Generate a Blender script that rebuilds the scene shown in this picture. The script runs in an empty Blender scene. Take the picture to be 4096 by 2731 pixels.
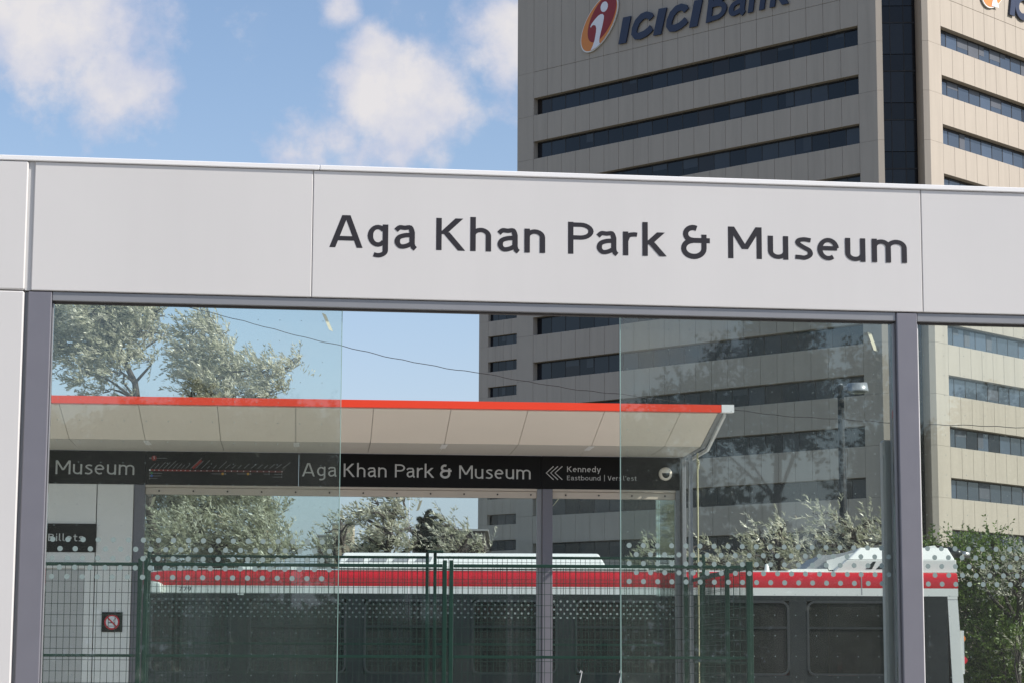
import bpy, bmesh, math, random
import numpy as np
from mathutils import Vector, Matrix
random.seed(7); rng = np.random.default_rng(11)
SC = bpy.context.scene
COL = SC.collection
R_ = math.radians

# ------------------------------------------------------------------ camera
FPX = 8945.0; PITCH = R_(8.087); ROLL = 0.00404; EYE = Vector((0, 0, 1.6))
fw = Vector((0, math.cos(PITCH), math.sin(PITCH)))
r0 = Vector((1, 0, 0)); u0 = Vector((0, -math.sin(PITCH), math.cos(PITCH)))
rt = r0*math.cos(ROLL) + u0*math.sin(ROLL); up = u0*math.cos(ROLL) - r0*math.sin(ROLL)
cd = bpy.data.cameras.new('camera'); cd.sensor_width = 36; cd.lens = 36*FPX/4096
cd.clip_start = 0.1; cd.clip_end = 5000
cam = bpy.data.objects.new('camera', cd); COL.objects.link(cam)
cam.matrix_world = Matrix(((rt.x, up.x, -fw.x, EYE.x), (rt.y, up.y, -fw.y, EYE.y), (rt.z, up.z, -fw.z, EYE.z), (0, 0, 0, 1)))
SC.camera = cam

# ------------------------------------------------------------------ light
SUN_AZ = R_(-18); SUN_EL = R_(37)
sdir = Vector((math.cos(SUN_EL)*math.cos(SUN_AZ), math.cos(SUN_EL)*math.sin(SUN_AZ), math.sin(SUN_EL)))
sl = bpy.data.lights.new('sun', 'SUN'); sl.energy = 4.8; sl.angle = R_(0.5); sl.color = (1.0, 0.94, 0.86)
so = bpy.data.objects.new('sun', sl); COL.objects.link(so); so.location = (30, -20, 40)
so.rotation_euler = sdir.to_track_quat('Z', 'Y').to_euler()

W = bpy.data.worlds.new('World'); SC.world = W; W.use_nodes = True
wn = W.node_tree.nodes; wl = W.node_tree.links; wn.clear()
def N(t, **k):
    n = wn.new(t)
    for a, b in k.items(): setattr(n, a, b)
    return n
sky = N('ShaderNodeTexSky', sky_type='NISHITA', sun_disc=False)
sky.sun_elevation = SUN_EL; sky.sun_rotation = math.atan2(sdir.x, sdir.y)
sky.air_density = 1.0; sky.dust_density = 1.0; sky.ozone_density = 2.2; sky.altitude = 150
bg_sky = N('ShaderNodeBackground'); bg_sky.inputs[1].default_value = 0.14
wl.new(sky.outputs[0], bg_sky.inputs[0])
tc = N('ShaderNodeTexCoord')
def wmath(op, a, b=None, c=None, clamp=False):
    n = N('ShaderNodeMath', operation=op); n.use_clamp = clamp
    for i, v in enumerate((a, b, c)):
        if v is None: continue
        if isinstance(v, (int, float)): n.inputs[i].default_value = v
        else: wl.new(v, n.inputs[i])
    return n.outputs[0]
def wnoise(scale, detail, rough, off=(0, 0, 0), dist=0.0):
    mp = N('ShaderNodeMapping'); mp.inputs['Location'].default_value = off
    wl.new(tc.outputs['Generated'], mp.inputs['Vector'])
    n = N('ShaderNodeTexNoise'); n.inputs['Scale'].default_value = scale; n.inputs['Detail'].default_value = detail
    n.inputs['Roughness'].default_value = rough; n.inputs['Distortion'].default_value = dist
    wl.new(mp.outputs[0], n.inputs['Vector']); return n.outputs[0]
def skydir(px, py):
    d = fw + rt*((px-2048)/FPX) - up*((py-1365.5)/FPX); return d.normalized()
# cumulus: soft heaps at chosen bearings all round the sky, broken up by noise
heaps = [(skydir(200, 50), .050, 1.0), (skydir(520, 90), .034, .85), (skydir(450, 320), .030, .9), (skydir(560, 290), .022, .8), (skydir(320, 370), .022, .65),
         (skydir(1490, 235), .019, 1.0), (skydir(1500, 360), .026, 1.1), (skydir(1640, 420), .032, 1.2), (skydir(1760, 430), .022, .95), (skydir(1600, 520), .028, .9), (skydir(1380, 520), .024, .62), (skydir(1200, 600), .026, .60), (skydir(1500, 650), .045, .55),
         (skydir(1350, 30), .014, .85), (skydir(1700, 40), .045, .42), (skydir(2040, 110), .034, .85), (skydir(1980, 420), .034, .36), (skydir(20, 280), .024, .45),
         (skydir(980, 230), .03, .34), (skydir(1150, 180), .03, .30)]
for az, el, r, w in [(35, 22, .16, 1.), (62, 12, .14, 1.), (95, 30, .22, 1.), (140, 14, .17, 1.), (165, 8, .12, .9), (185, 20, .2, 1.), (215, 9, .13, .9), (240, 32, .22, 1.),
                     (285, 15, .17, 1.), (320, 25, .16, 1.), (338, 10, .09, .8), (20, 50, .25, 1.), (200, 60, .25, 1.)]:
    a, e = R_(az), R_(el); heaps.append((Vector((math.sin(a)*math.cos(e), math.cos(a)*math.cos(e), math.sin(e))), r, w))
acc = None
for d, r, w in heaps:
    vd = N('ShaderNodeVectorMath', operation='DISTANCE'); wl.new(tc.outputs['Generated'], vd.inputs[0]); vd.inputs[1].default_value = d
    q = wmath('DIVIDE', vd.outputs['Value'], r); q = wmath('MULTIPLY', q, q)
    g = wmath('MULTIPLY', wmath('POWER', 2.718, wmath('MULTIPLY', q, -1.0)), w)
    acc = g if acc is None else wmath('MAXIMUM', acc, g)
n1 = wnoise(17, 9, .58, (3.1, 1.7, .4), .15)
n2 = wnoise(55, 8, .62, (.3, 8.1, 2.2))
dens = wmath('ADD', acc, wmath('MULTIPLY', wmath('SUBTRACT', n1, .5), 1.35))
dens = wmath('ADD', dens, wmath('MULTIPLY', wmath('SUBTRACT', n2, .5), .85))
mr = N('ShaderNodeMapRange', interpolation_type='SMOOTHSTEP'); mr.inputs['From Min'].default_value = .28; mr.inputs['From Max'].default_value = .88
wl.new(dens, mr.inputs['Value'])
haze = N('ShaderNodeMapRange', interpolation_type='SMOOTHSTEP'); haze.inputs['From Min'].default_value = .35; haze.inputs['From Max'].default_value = .75
wl.new(wnoise(7, 5, .5, (5.2, .4, 3.3), .3), haze.inputs['Value'])
sxyz = N('ShaderNodeSeparateXYZ'); wl.new(tc.outputs['Generated'], sxyz.inputs[0])
veil = wmath('MULTIPLY', wmath('POWER', 2.718, wmath('MULTIPLY', wmath('ABSOLUTE', sxyz.outputs[2]), -9.5)), 1.1)
mask = wmath('MAXIMUM', wmath('MULTIPLY', mr.outputs[0], .93), wmath('MULTIPLY', haze.outputs[0], .16))
mask = wmath('MAXIMUM', mask, veil)
cl = N('ShaderNodeMix', data_type='RGBA'); cl.inputs['A'].default_value = (.48, .515, .65, 1); cl.inputs['B'].default_value = (.72, .69, .69, 1)
shade = N('ShaderNodeMapRange'); shade.inputs['From Min'].default_value = .45; shade.inputs['From Max'].default_value = 1.15
wl.new(wmath('ADD', dens, wmath('MULTIPLY', wmath('SUBTRACT', wnoise(34, 5, .55, (1, 2, 3)), .5), 1.3)), shade.inputs['Value'])
wl.new(shade.outputs[0], cl.inputs['Factor'])
bg_cl = N('ShaderNodeBackground'); bg_cl.inputs[1].default_value = 1.0; wl.new(cl.outputs['Result'], bg_cl.inputs[0])
mx = N('ShaderNodeMixShader'); wl.new(mask, mx.inputs[0]); wl.new(bg_sky.outputs[0], mx.inputs[1]); wl.new(bg_cl.outputs[0], mx.inputs[2])
wo = N('ShaderNodeOutputWorld'); wl.new(mx.outputs[0], wo.inputs[0])

SC.view_settings.view_transform = 'Standard'; SC.view_settings.look = 'None'
SC.view_settings.exposure = 0.2; SC.view_settings.gamma = 1.0; SC.view_settings.use_curve_mapping = False
SC.cycles.use_denoising = True
SC.cycles.transparent_max_bounces = 40; SC.cycles.max_bounces = 8; SC.cycles.diffuse_bounces = 3; SC.cycles.glossy_bounces = 3
SC.cycles.caustics_reflective = False; SC.cycles.caustics_refractive = False
SC.cycles.sample_clamp_indirect = 6

# ------------------------------------------------------------------ measuring helpers
def ray(px, py): return fw + rt*((px-2048)/FPX) - up*((py-1365.5)/FPX)
class Frame:
    """a vertical survey plane: origin on the ground, bearing of its x axis"""
    def __init__(s, ox, oy, ang):
        s.o = Vector((ox, oy, 0)); s.a = ang
        s.x = Vector((math.cos(ang), math.sin(ang), 0)); s.y = Vector((-math.sin(ang), math.cos(ang), 0))
    def m(s, px, py, dy=0.0):                     # photo measurement -> local (x, z) on the plane y = dy
        d = ray(px, py); t = ((s.o-EYE).dot(s.y)+dy)/d.dot(s.y); P = EYE+d*t
        return (P-s.o).dot(s.x), P.z
    def w(s, x, y, z): return s.o + s.x*x + s.y*y + Vector((0, 0, z))
def at(px, py, depth):
    d = ray(px, py); return EYE + d*(depth/d.y)

# ------------------------------------------------------------------ mesh helpers
class MB:
    def __init__(s): s.v = []; s.f = []
    def add(s, vs, fs):
        b = len(s.v); s.v += [tuple(v) for v in vs]; s.f += [tuple(i+b for i in f) for f in fs]; return s
    def box(s, x0, x1, y0, y1, z0, z1):
        return s.add([(x0,y0,z0),(x1,y0,z0),(x1,y1,z0),(x0,y1,z0),(x0,y0,z1),(x1,y0,z1),(x1,y1,z1),(x0,y1,z1)],
                     [(0,3,2,1),(4,5,6,7),(0,1,5,4),(1,2,6,5),(2,3,7,6),(3,0,4,7)])
    def cbox(s, x0, x1, y0, y1, z0, z1, c):       # box with chamfered edges
        lo = (x0,y0,z0); hi = (x1,y1,z1); V = {}; vs = []
        for i in (0,1):
            for j in (0,1):
                for k in (0,1):
                    for ax in range(3):
                        p = [hi[0] if i else lo[0], hi[1] if j else lo[1], hi[2] if k else lo[2]]
                        for b in range(3):
                            if b != ax:
                                sg = (i,j,k)[b]; p[b] += -c if sg else c
                        V[(i,j,k,ax)] = len(vs); vs.append(p)
        fs = []
        for ax in range(3):
            b, d = [(1,2),(2,0),(0,1)][ax]
            for sgn in (0,1):
                q = []
                for (m, n) in ((0,0),(1,0),(1,1),(0,1)):
                    key = [0,0,0]; key[ax]=sgn; key[b]=m; key[d]=n; q.append(V[(*key, ax)])
                fs.append(q if sgn else q[::-1])
        for ax in range(3):
            b, d = [a for a in range(3) if a != ax]
            for m in (0,1):
                for n in (0,1):
                    k0=[0,0,0]; k0[b]=m; k0[d]=n; k1=k0[:]; k1[ax]=1
                    fs.append((V[(*k0,b)],V[(*k1,b)],V[(*k1,d)],V[(*k0,d)]))
        for i in (0,1):
            for j in (0,1):
                for k in (0,1): fs.append((V[(i,j,k,0)],V[(i,j,k,1)],V[(i,j,k,2)]))
        s.add(vs, fs); s.fix = True; return s
    def prism(s, poly, a0, a1, axis='y'):         # polygon (p,q) extruded along an axis
        n = len(poly)
        def P(p, q, a): return {'y': (p,a,q), 'x': (a,p,q), 'z': (p,q,a)}[axis]
        vs = [P(p,q,a0) for p,q in poly]+[P(p,q,a1) for p,q in poly]
        fs = [tuple(range(n))[::-1], tuple(range(n,2*n))]+[(i,(i+1)%n,(i+1)%n+n,i+n) for i in range(n)]
        s.fix = True; return s.add(vs, fs)
    def ring(s, outer, inner, a0, a1, axis='y'):  # frame between two loops with equal point counts
        n = len(outer)
        def P(p, q, a): return {'y': (p,a,q), 'x': (a,p,q), 'z': (p,q,a)}[axis]
        vs = [P(*p,a0) for p in outer]+[P(*p,a0) for p in inner]+[P(*p,a1) for p in outer]+[P(*p,a1) for p in inner]
        fs = []
        for i in range(n):
            j=(i+1)%n
            fs += [(i,j,j+n,i+n),(i+2*n,i+3*n,j+3*n,j+2*n),(i,i+2*n,j+2*n,j),(i+n,j+n,j+3*n,i+3*n)]
        s.fix = True; return s.add(vs, fs)
    def tube(s, pts, rad, n=8, cap=True):
        pts = [Vector(p) for p in pts]; m = len(pts)
        rad = rad if isinstance(rad, (list, tuple)) else [rad]*m
        b = len(s.v); ref = None
        for i, p in enumerate(pts):
            t = (pts[min(i+1,m-1)]-pts[max(i-1,0)]).normalized()
            if ref is None: ref = Vector((0,0,1)) if abs(t.z) < .9 else Vector((1,0,0))
            a = t.cross(ref).normalized(); c = t.cross(a).normalized(); ref = a.cross(t)
            for k in range(n):
                th = 2*math.pi*k/n; s.v.append(tuple(p+(a*math.cos(th)+c*math.sin(th))*rad[i]))
        for i in range(m-1):
            for k in range(n):
                k2=(k+1)%n; s.f.append((b+i*n+k,b+i*n+k2,b+(i+1)*n+k2,b+(i+1)*n+k))
        if cap: s.f.append(tuple(b+k for k in range(n))[::-1]); s.f.append(tuple(b+(m-1)*n+k for k in range(n)))
        s.fix = True; return s
    def disc(s, cx, y, cz, r, n=12):
        b=len(s.v); s.v += [(cx+r*math.cos(2*math.pi*k/n), y, cz+r*math.sin(2*math.pi*k/n)) for k in range(n)]
        s.f.append(tuple(range(b,b+n))); return s
    def mesh(s, name):
        me = bpy.data.meshes.new(name); me.from_pydata(s.v, [], s.f)
        if getattr(s, 'fix', False):
            bm = bmesh.new(); bm.from_mesh(me); bmesh.ops.recalc_face_normals(bm, faces=bm.faces); bm.to_mesh(me); bm.free()
        me.update(); return me
    def build(s, name, mat, parent=None, smooth=False):
        return obj(name, s.mesh(name), mat, parent, smooth)
def obj(name, me, mat, parent=None, smooth=False, loc=None):
    o = bpy.data.objects.new(name, me); COL.objects.link(o)
    if mat is not None and not me.materials: me.materials.append(mat)
    if smooth:
        for p in me.polygons: p.use_smooth = True
    if parent: o.parent = parent
    if loc is not None: o.location = loc
    return o
def tag(o, label=None, cat=None, group=None, kind=None):
    if label: o['label'] = label
    if cat: o['category'] = cat
    if group: o['group'] = group
    if kind: o['kind'] = kind
    return o
def empty(name, loc, rz=0.0):
    o = bpy.data.objects.new(name, None); COL.objects.link(o); o.location = loc; o.rotation_euler = (0,0,rz); o.empty_display_size = .2; return o
def rrect(x0, x1, z0, z1, r, n=5):
    out = []
    for cx, cz, a in ((x1-r,z1-r,0),(x0+r,z1-r,90),(x0+r,z0+r,180),(x1-r,z0+r,270)):
        for k in range(n+1):
            t = R_(a+90*k/n); out.append((cx+r*math.cos(t), cz+r*math.sin(t)))
    return out

# ------------------------------------------------------------------ materials
MATS = {}
def mat(name, col, rough=.5, metal=0., var=.06, scale=3.0, bump=0., bscale=60., spec=.5, streak=0., coat=0.):
    m = bpy.data.materials.new(name); m.use_nodes = True; nt = m.node_tree; b = nt.nodes['Principled BSDF']
    b.inputs['Roughness'].default_value = rough; b.inputs['Metallic'].default_value = metal; b.inputs['Specular IOR Level'].default_value = spec
    if coat: b.inputs['Coat Weight'].default_value = coat; b.inputs['Coat Roughness'].default_value = .08
    t = nt.nodes.new('ShaderNodeTexCoord'); nz = nt.nodes.new('ShaderNodeTexNoise'); nz.inputs['Scale'].default_value = scale; nz.inputs['Detail'].default_value = 6
    nt.links.new(t.outputs['Object'], nz.inputs['Vector'])
    mxn = nt.nodes.new('ShaderNodeMix'); mxn.data_type = 'RGBA'
    mxn.inputs['A'].default_value = (*[c*(1-var) for c in col], 1); mxn.inputs['B'].default_value = (*[min(1,c*(1+var)) for c in col], 1)
    nt.links.new(nz.outputs[0], mxn.inputs['Factor']); out = mxn.outputs['Result']
    if streak:
        mp = nt.nodes.new('ShaderNodeMapping'); mp.inputs['Scale'].default_value = (1.3, 1.3, .09)
        ge = nt.nodes.new('ShaderNodeNewGeometry'); nt.links.new(ge.outputs['Position'], mp.inputs['Vector'])
        n2 = nt.nodes.new('ShaderNodeTexNoise'); n2.inputs['Scale'].default_value = 1.0; n2.inputs['Detail'].default_value = 8; n2.inputs['Roughness'].default_value = .65
        nt.links.new(mp.outputs[0], n2.inputs['Vector'])
        rp = nt.nodes.new('ShaderNodeMapRange'); rp.inputs['From Min'].default_value = .45; rp.inputs['From Max'].default_value = .75
        nt.links.new(n2.outputs[0], rp.inputs['Value'])
        m2 = nt.nodes.new('ShaderNodeMix'); m2.data_type = 'RGBA'; m2.inputs['B'].default_value = (*[c*(1-streak) for c in col], 1)
        nt.links.new(rp.outputs[0], m2.inputs['Factor']); nt.links.new(out, m2.inputs['A']); out = m2.outputs['Result']
    nt.links.new(out, b.inputs['Base Color'])
    rr = nt.nodes.new('ShaderNodeMapRange'); rr.inputs['To Min'].default_value = max(.02, rough-.06); rr.inputs['To Max'].default_value = min(1, rough+.08)
    nt.links.new(nz.outputs[0], rr.inputs['Value']); nt.links.new(rr.outputs[0], b.inputs['Roughness'])
    if bump:
        nb = nt.nodes.new('ShaderNodeTexNoise'); nb.inputs['Scale'].default_value = bscale; nb.inputs['Detail'].default_value = 4
        nt.links.new(t.outputs['Object'], nb.inputs['Vector']); bp = nt.nodes.new('ShaderNodeBump'); bp.inputs['Strength'].default_value = bump; bp.inputs['Distance'].default_value = .02
        nt.links.new(nb.outputs[0], bp.inputs['Height']); nt.links.new(bp.outputs[0], b.inputs['Normal'])
    MATS[name] = m; return m
def glass(name, tint, ior=1.5, wave=.0, wscale=2., rough=.0, dirt=0.0):
    """thin architectural glass: tinted straight-through light plus a Fresnel mirror coat on each face"""
    m = bpy.data.materials.new(name); m.use_nodes = True; nt = m.node_tree; nt.nodes.clear()
    tr = nt.nodes.new('ShaderNodeBsdfTransparent'); tr.inputs[0].default_value = (*tint, 1)
    gl = nt.nodes.new('ShaderNodeBsdfGlossy'); gl.inputs['Roughness'].default_value = rough; gl.inputs[0].default_value = (.95, 1, .98, 1)
    fr = nt.nodes.new('ShaderNodeFresnel'); fr.inputs[0].default_value = ior
    if wave:
        t = nt.nodes.new('ShaderNodeTexCoord'); nz = nt.nodes.new('ShaderNodeTexNoise'); nz.inputs['Scale'].default_value = wscale; nz.inputs['Detail'].default_value = 1
        nt.links.new(t.outputs['Object'], nz.inputs['Vector']); bp = nt.nodes.new('ShaderNodeBump'); bp.inputs['Strength'].default_value = wave; bp.inputs['Distance'].default_value = .01
        nt.links.new(nz.outputs[0], bp.inputs['Height']); nt.links.new(bp.outputs[0], gl.inputs['Normal'])
    mixn = nt.nodes.new('ShaderNodeMixShader'); o = nt.nodes.new('ShaderNodeOutputMaterial'); base = tr.outputs[0]
    if dirt:                                      # a film of dust, thicker in drifts
        df = nt.nodes.new('ShaderNodeBsdfDiffuse'); df.inputs[0].default_value = (.52,.54,.50,1); dm = nt.nodes.new('ShaderNodeMixShader')
        t2 = nt.nodes.new('ShaderNodeTexCoord'); dn = nt.nodes.new('ShaderNodeTexNoise'); dn.inputs['Scale'].default_value = 1.7; dn.inputs['Detail'].default_value = 5
        nt.links.new(t2.outputs['Object'], dn.inputs['Vector']); dr_ = nt.nodes.new('ShaderNodeMapRange'); dr_.inputs['From Min'].default_value = .3; dr_.inputs['From Max'].default_value = .75
        dr_.inputs['To Min'].default_value = dirt*.6; dr_.inputs['To Max'].default_value = dirt*1.5; nt.links.new(dn.outputs[0], dr_.inputs['Value']); nt.links.new(dr_.outputs[0], dm.inputs[0])
        nt.links.new(tr.outputs[0], dm.inputs[1]); nt.links.new(df.outputs[0], dm.inputs[2]); base = dm.outputs[0]
    nt.links.new(fr.outputs[0], mixn.inputs[0]); nt.links.new(base, mixn.inputs[1]); nt.links.new(gl.outputs[0], mixn.inputs[2]); nt.links.new(mixn.outputs[0], o.inputs[0])
    MATS[name] = m; return m
def leafmat(name, stops, trans=.3, rough=.45):
    m = bpy.data.materials.new(name); m.use_nodes = True; nt = m.node_tree; b = nt.nodes['Principled BSDF']
    a = nt.nodes.new('ShaderNodeAttribute'); a.attribute_name = 'rnd'
    cr = nt.nodes.new('ShaderNodeValToRGB'); el = cr.color_ramp.elements
    while len(el) < len(stops): el.new(.5)
    for e, (p, c) in zip(el, stops): e.position = p; e.color = (*c, 1)
    nt.links.new(a.outputs['Fac'], cr.inputs[0]); nt.links.new(cr.outputs[0], b.inputs['Base Color'])
    b.inputs['Roughness'].default_value = rough; b.inputs['Specular IOR Level'].default_value = .5
    t = nt.nodes.new('ShaderNodeBsdfTranslucent'); nt.links.new(cr.outputs[0], t.inputs[0])
    mixn = nt.nodes.new('ShaderNodeMixShader'); mixn.inputs[0].default_value = trans
    nt.links.new(b.outputs[0], mixn.inputs[1]); nt.links.new(t.outputs[0], mixn.inputs[2]); nt.links.new(mixn.outputs[0], nt.nodes['Material Output'].inputs[0])
    MATS[name] = m; return m
mat('white_panel', (.565,.553,.545), .36, var=.035, scale=1.6, streak=.05)
mat('flashing', (.74,.735,.735), .35, var=.03)
mat('anodised', (.175,.173,.20), .42, .25, var=.05, scale=8)
mat('anodised_grey', (.25,.255,.27), .38, .3, var=.06, scale=6)
mat('dark_gap', (.05,.045,.045), .8)
mat('ink', (.022,.021,.027), .6, var=.05, spec=.25)
mat('sign_black', (.006,.006,.0065), .5, var=.2, scale=5, spec=.2)
mat('sign_grey', (.52,.53,.53), .5, var=.03)
mat('sign_dim', (.16,.17,.18), .5, var=.05)
mat('trim_red', (.78,.048,.012), .4, var=.05, scale=2)
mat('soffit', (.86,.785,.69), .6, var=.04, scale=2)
mat('soffit_shaded', (.56,.53,.48), .65, var=.05, scale=2)  # darker copy of the soffit: shade on the lower panels put into the colour
mat('light_beam', (.55,.49,.42), .55, var=.08, scale=6)
mat('kiosk_white', (.80,.80,.79), .45, var=.03)
mat('kiosk_grey', (.50,.50,.50), .5, var=.05)
mat('frit', (.185,.24,.235), .7, var=.03)
mat('tape', (.62,.64,.48), .7, var=.1, scale=30)
mat('fence_green', (.003,.032,.020), .45, var=.35, scale=14, spec=.5)
mat('fence_wire', (.012,.035,.025), .5, var=.5, scale=25)
mat('rope_yellow', (.46,.44,.28), .8, var=.2, scale=40)
mat('bus_red', (.56,.012,.020), .28, var=.05, scale=1.5, coat=.4)
mat('bus_white', (.82,.82,.78), .32, var=.05, scale=1.2, coat=.3)
mat('bus_black', (.020,.023,.024), .3, var=.3)
mat('bus_grey', (.30,.31,.32), .5, var=.1)
mat('frame_black', (.045,.048,.05), .4, var=.2)
mat('rubber', (.02,.02,.02), .8)
mat('seat_red', (.25,.03,.03), .8)
mat('bus_inside', (.30,.305,.31), .7, var=.1)
mat('amber', (.75,.22,.02), .3); mat('tail_red', (.6,.01,.03), .3)
mat('safety_yellow', (.70,.36,.02), .5)
mat('chrome', (.55,.53,.5), .25, .9)
mat('concrete', (.435,.385,.325), .85, var=.07, scale=.45, bump=.15, bscale=9, streak=.12)
mat('concrete_joint', (.16,.14,.115), .9)
mat('soffit_tan', (.30,.24,.14), .9)
mat('mullion', (.02,.02,.022), .5)
for i, (c, s) in enumerate([((.009,.010,.014), .35), ((.014,.016,.022), .4), ((.034,.037,.044), .4), ((.022,.018,.018), .35)]):
    mat('tower_glass_%d' % i, c, .06, var=.3, scale=.25, spec=s)
mat('tower_glass_4', (.032,.043,.062), .07, var=.3, scale=.25, spec=1.0)  # this and the next: sunlit-face panes, reflected sky put into the base colour
mat('tower_glass_5', (.055,.075,.11), .09, var=.3, scale=.25, spec=.9)
mat('blind', (.085,.095,.115), .5, var=.2, scale=.5)
mat('logo_orange', (.70,.24,.055), .5); mat('logo_maroon', (.28,.018,.022), .5); mat('logo_white', (.80,.80,.84), .5)
mat('logo_navy', (.018,.028,.065), .45); mat('logo_rim', (.75,.74,.70), .5)
mat('letter_edge', (.05,.07,.13), .4)
mat('asphalt', (.055,.055,.056), .9, var=.2, scale=2, bump=.2)
mat('paving', (.56,.53,.48), .85, var=.12, scale=1.5, bump=.1)
mat('grass', (.17,.16,.12), .9, var=.3, scale=.8)
mat('gravel', (.44,.41,.37), .9, var=.3, scale=12, bump=.4)
mat('pole_dark', (.014,.018,.022), .6, var=.2, scale=4, spec=.2)
mat('lamp_grey', (.30,.32,.34), .4, .3, var=.1)
mat('cable', (.035,.03,.03), .6)
mat('far_beige', (.42,.35,.25), .9, var=.08, scale=.1); mat('far_roof', (.075,.062,.06), .9, var=.2, scale=.1); mat('far_grey', (.30,.30,.29), .9)
mat('bark', (.075,.062,.055), .9, var=.35, scale=6, bump=.4, bscale=25)
mat('bark_light', (.16,.13,.11), .9, var=.35, scale=6)
mat('skin', (.36,.20,.14), .55); mat('shirt', (.03,.035,.05), .8); mat('hair', (.02,.016,.013), .7)
leafmat('leaf_silver', [(0,(.24,.25,.16)), (.28,(.41,.415,.29)), (.6,(.62,.61,.47)), (.92,(.84,.82,.68)), (1,(.56,.43,.27))], .42, .34)
leafmat('leaf_green', [(0,(.05,.085,.02)), (.5,(.12,.19,.035)), (.85,(.20,.28,.065)), (1,(.32,.36,.18))], .35, .4)
leafmat('leaf_dark', [(0,(.02,.035,.015)), (1,(.06,.085,.03))], .25, .5)
leafmat('needle', [(0,(.006,.013,.008)), (1,(.022,.038,.022))], .1, .6)
glass('pane_glass', (.92,.96,.94), 1.60, wave=.02, wscale=1.2, rough=.013, dirt=.026)
glass('shelter_glass', (.90,.95,.945), 1.55, wave=.03, wscale=1.5, rough=.03, dirt=.02)
glass('bus_glass', (.34,.37,.36), 1.5, wave=.03, rough=.05, dirt=.05)
mat('glass_edge', (.26,.40,.36), .3, var=.1, scale=8)

# ------------------------------------------------------------------ text
def text_mesh(body, offset=0.0, spacing=1.0):
    cu = bpy.data.curves.new('t', 'FONT'); cu.body = body; cu.size = 1; cu.offset = offset; cu.resolution_u = 6; cu.space_character = spacing; cu.fill_mode = 'FRONT'
    o = bpy.data.objects.new('t', cu); COL.objects.link(o); bpy.context.view_layer.update()
    me = bpy.data.meshes.new_from_object(o); bpy.data.objects.remove(o); bpy.data.curves.remove(cu); return me
_cap = {}
def cap_h(off):
    if off not in _cap:
        me = text_mesh('K', off); zs = [v.co.y for v in me.vertices]; _cap[off] = (min(zs), max(zs)-min(zs)); bpy.data.meshes.remove(me)
    return _cap[off]
def stroke(mb, pts, wd, y0, y1):
    """a ribbon of constant width along a polyline (x,z), extruded from y0 to y1"""
    P = [Vector((p[0], p[1])) for p in pts]; L = []; Rr = []
    for i, p in enumerate(P):
        d = (P[min(i+1,len(P)-1)]-P[max(i-1,0)]).normalized(); n = Vector((-d.y, d.x))*wd/2
        L.append(p+n); Rr.append(p-n)
    for i in range(len(P)-1):
        mb.prism([tuple(L[i]), tuple(L[i+1]), tuple(Rr[i+1]), tuple(Rr[i])], y0, y1)

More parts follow.
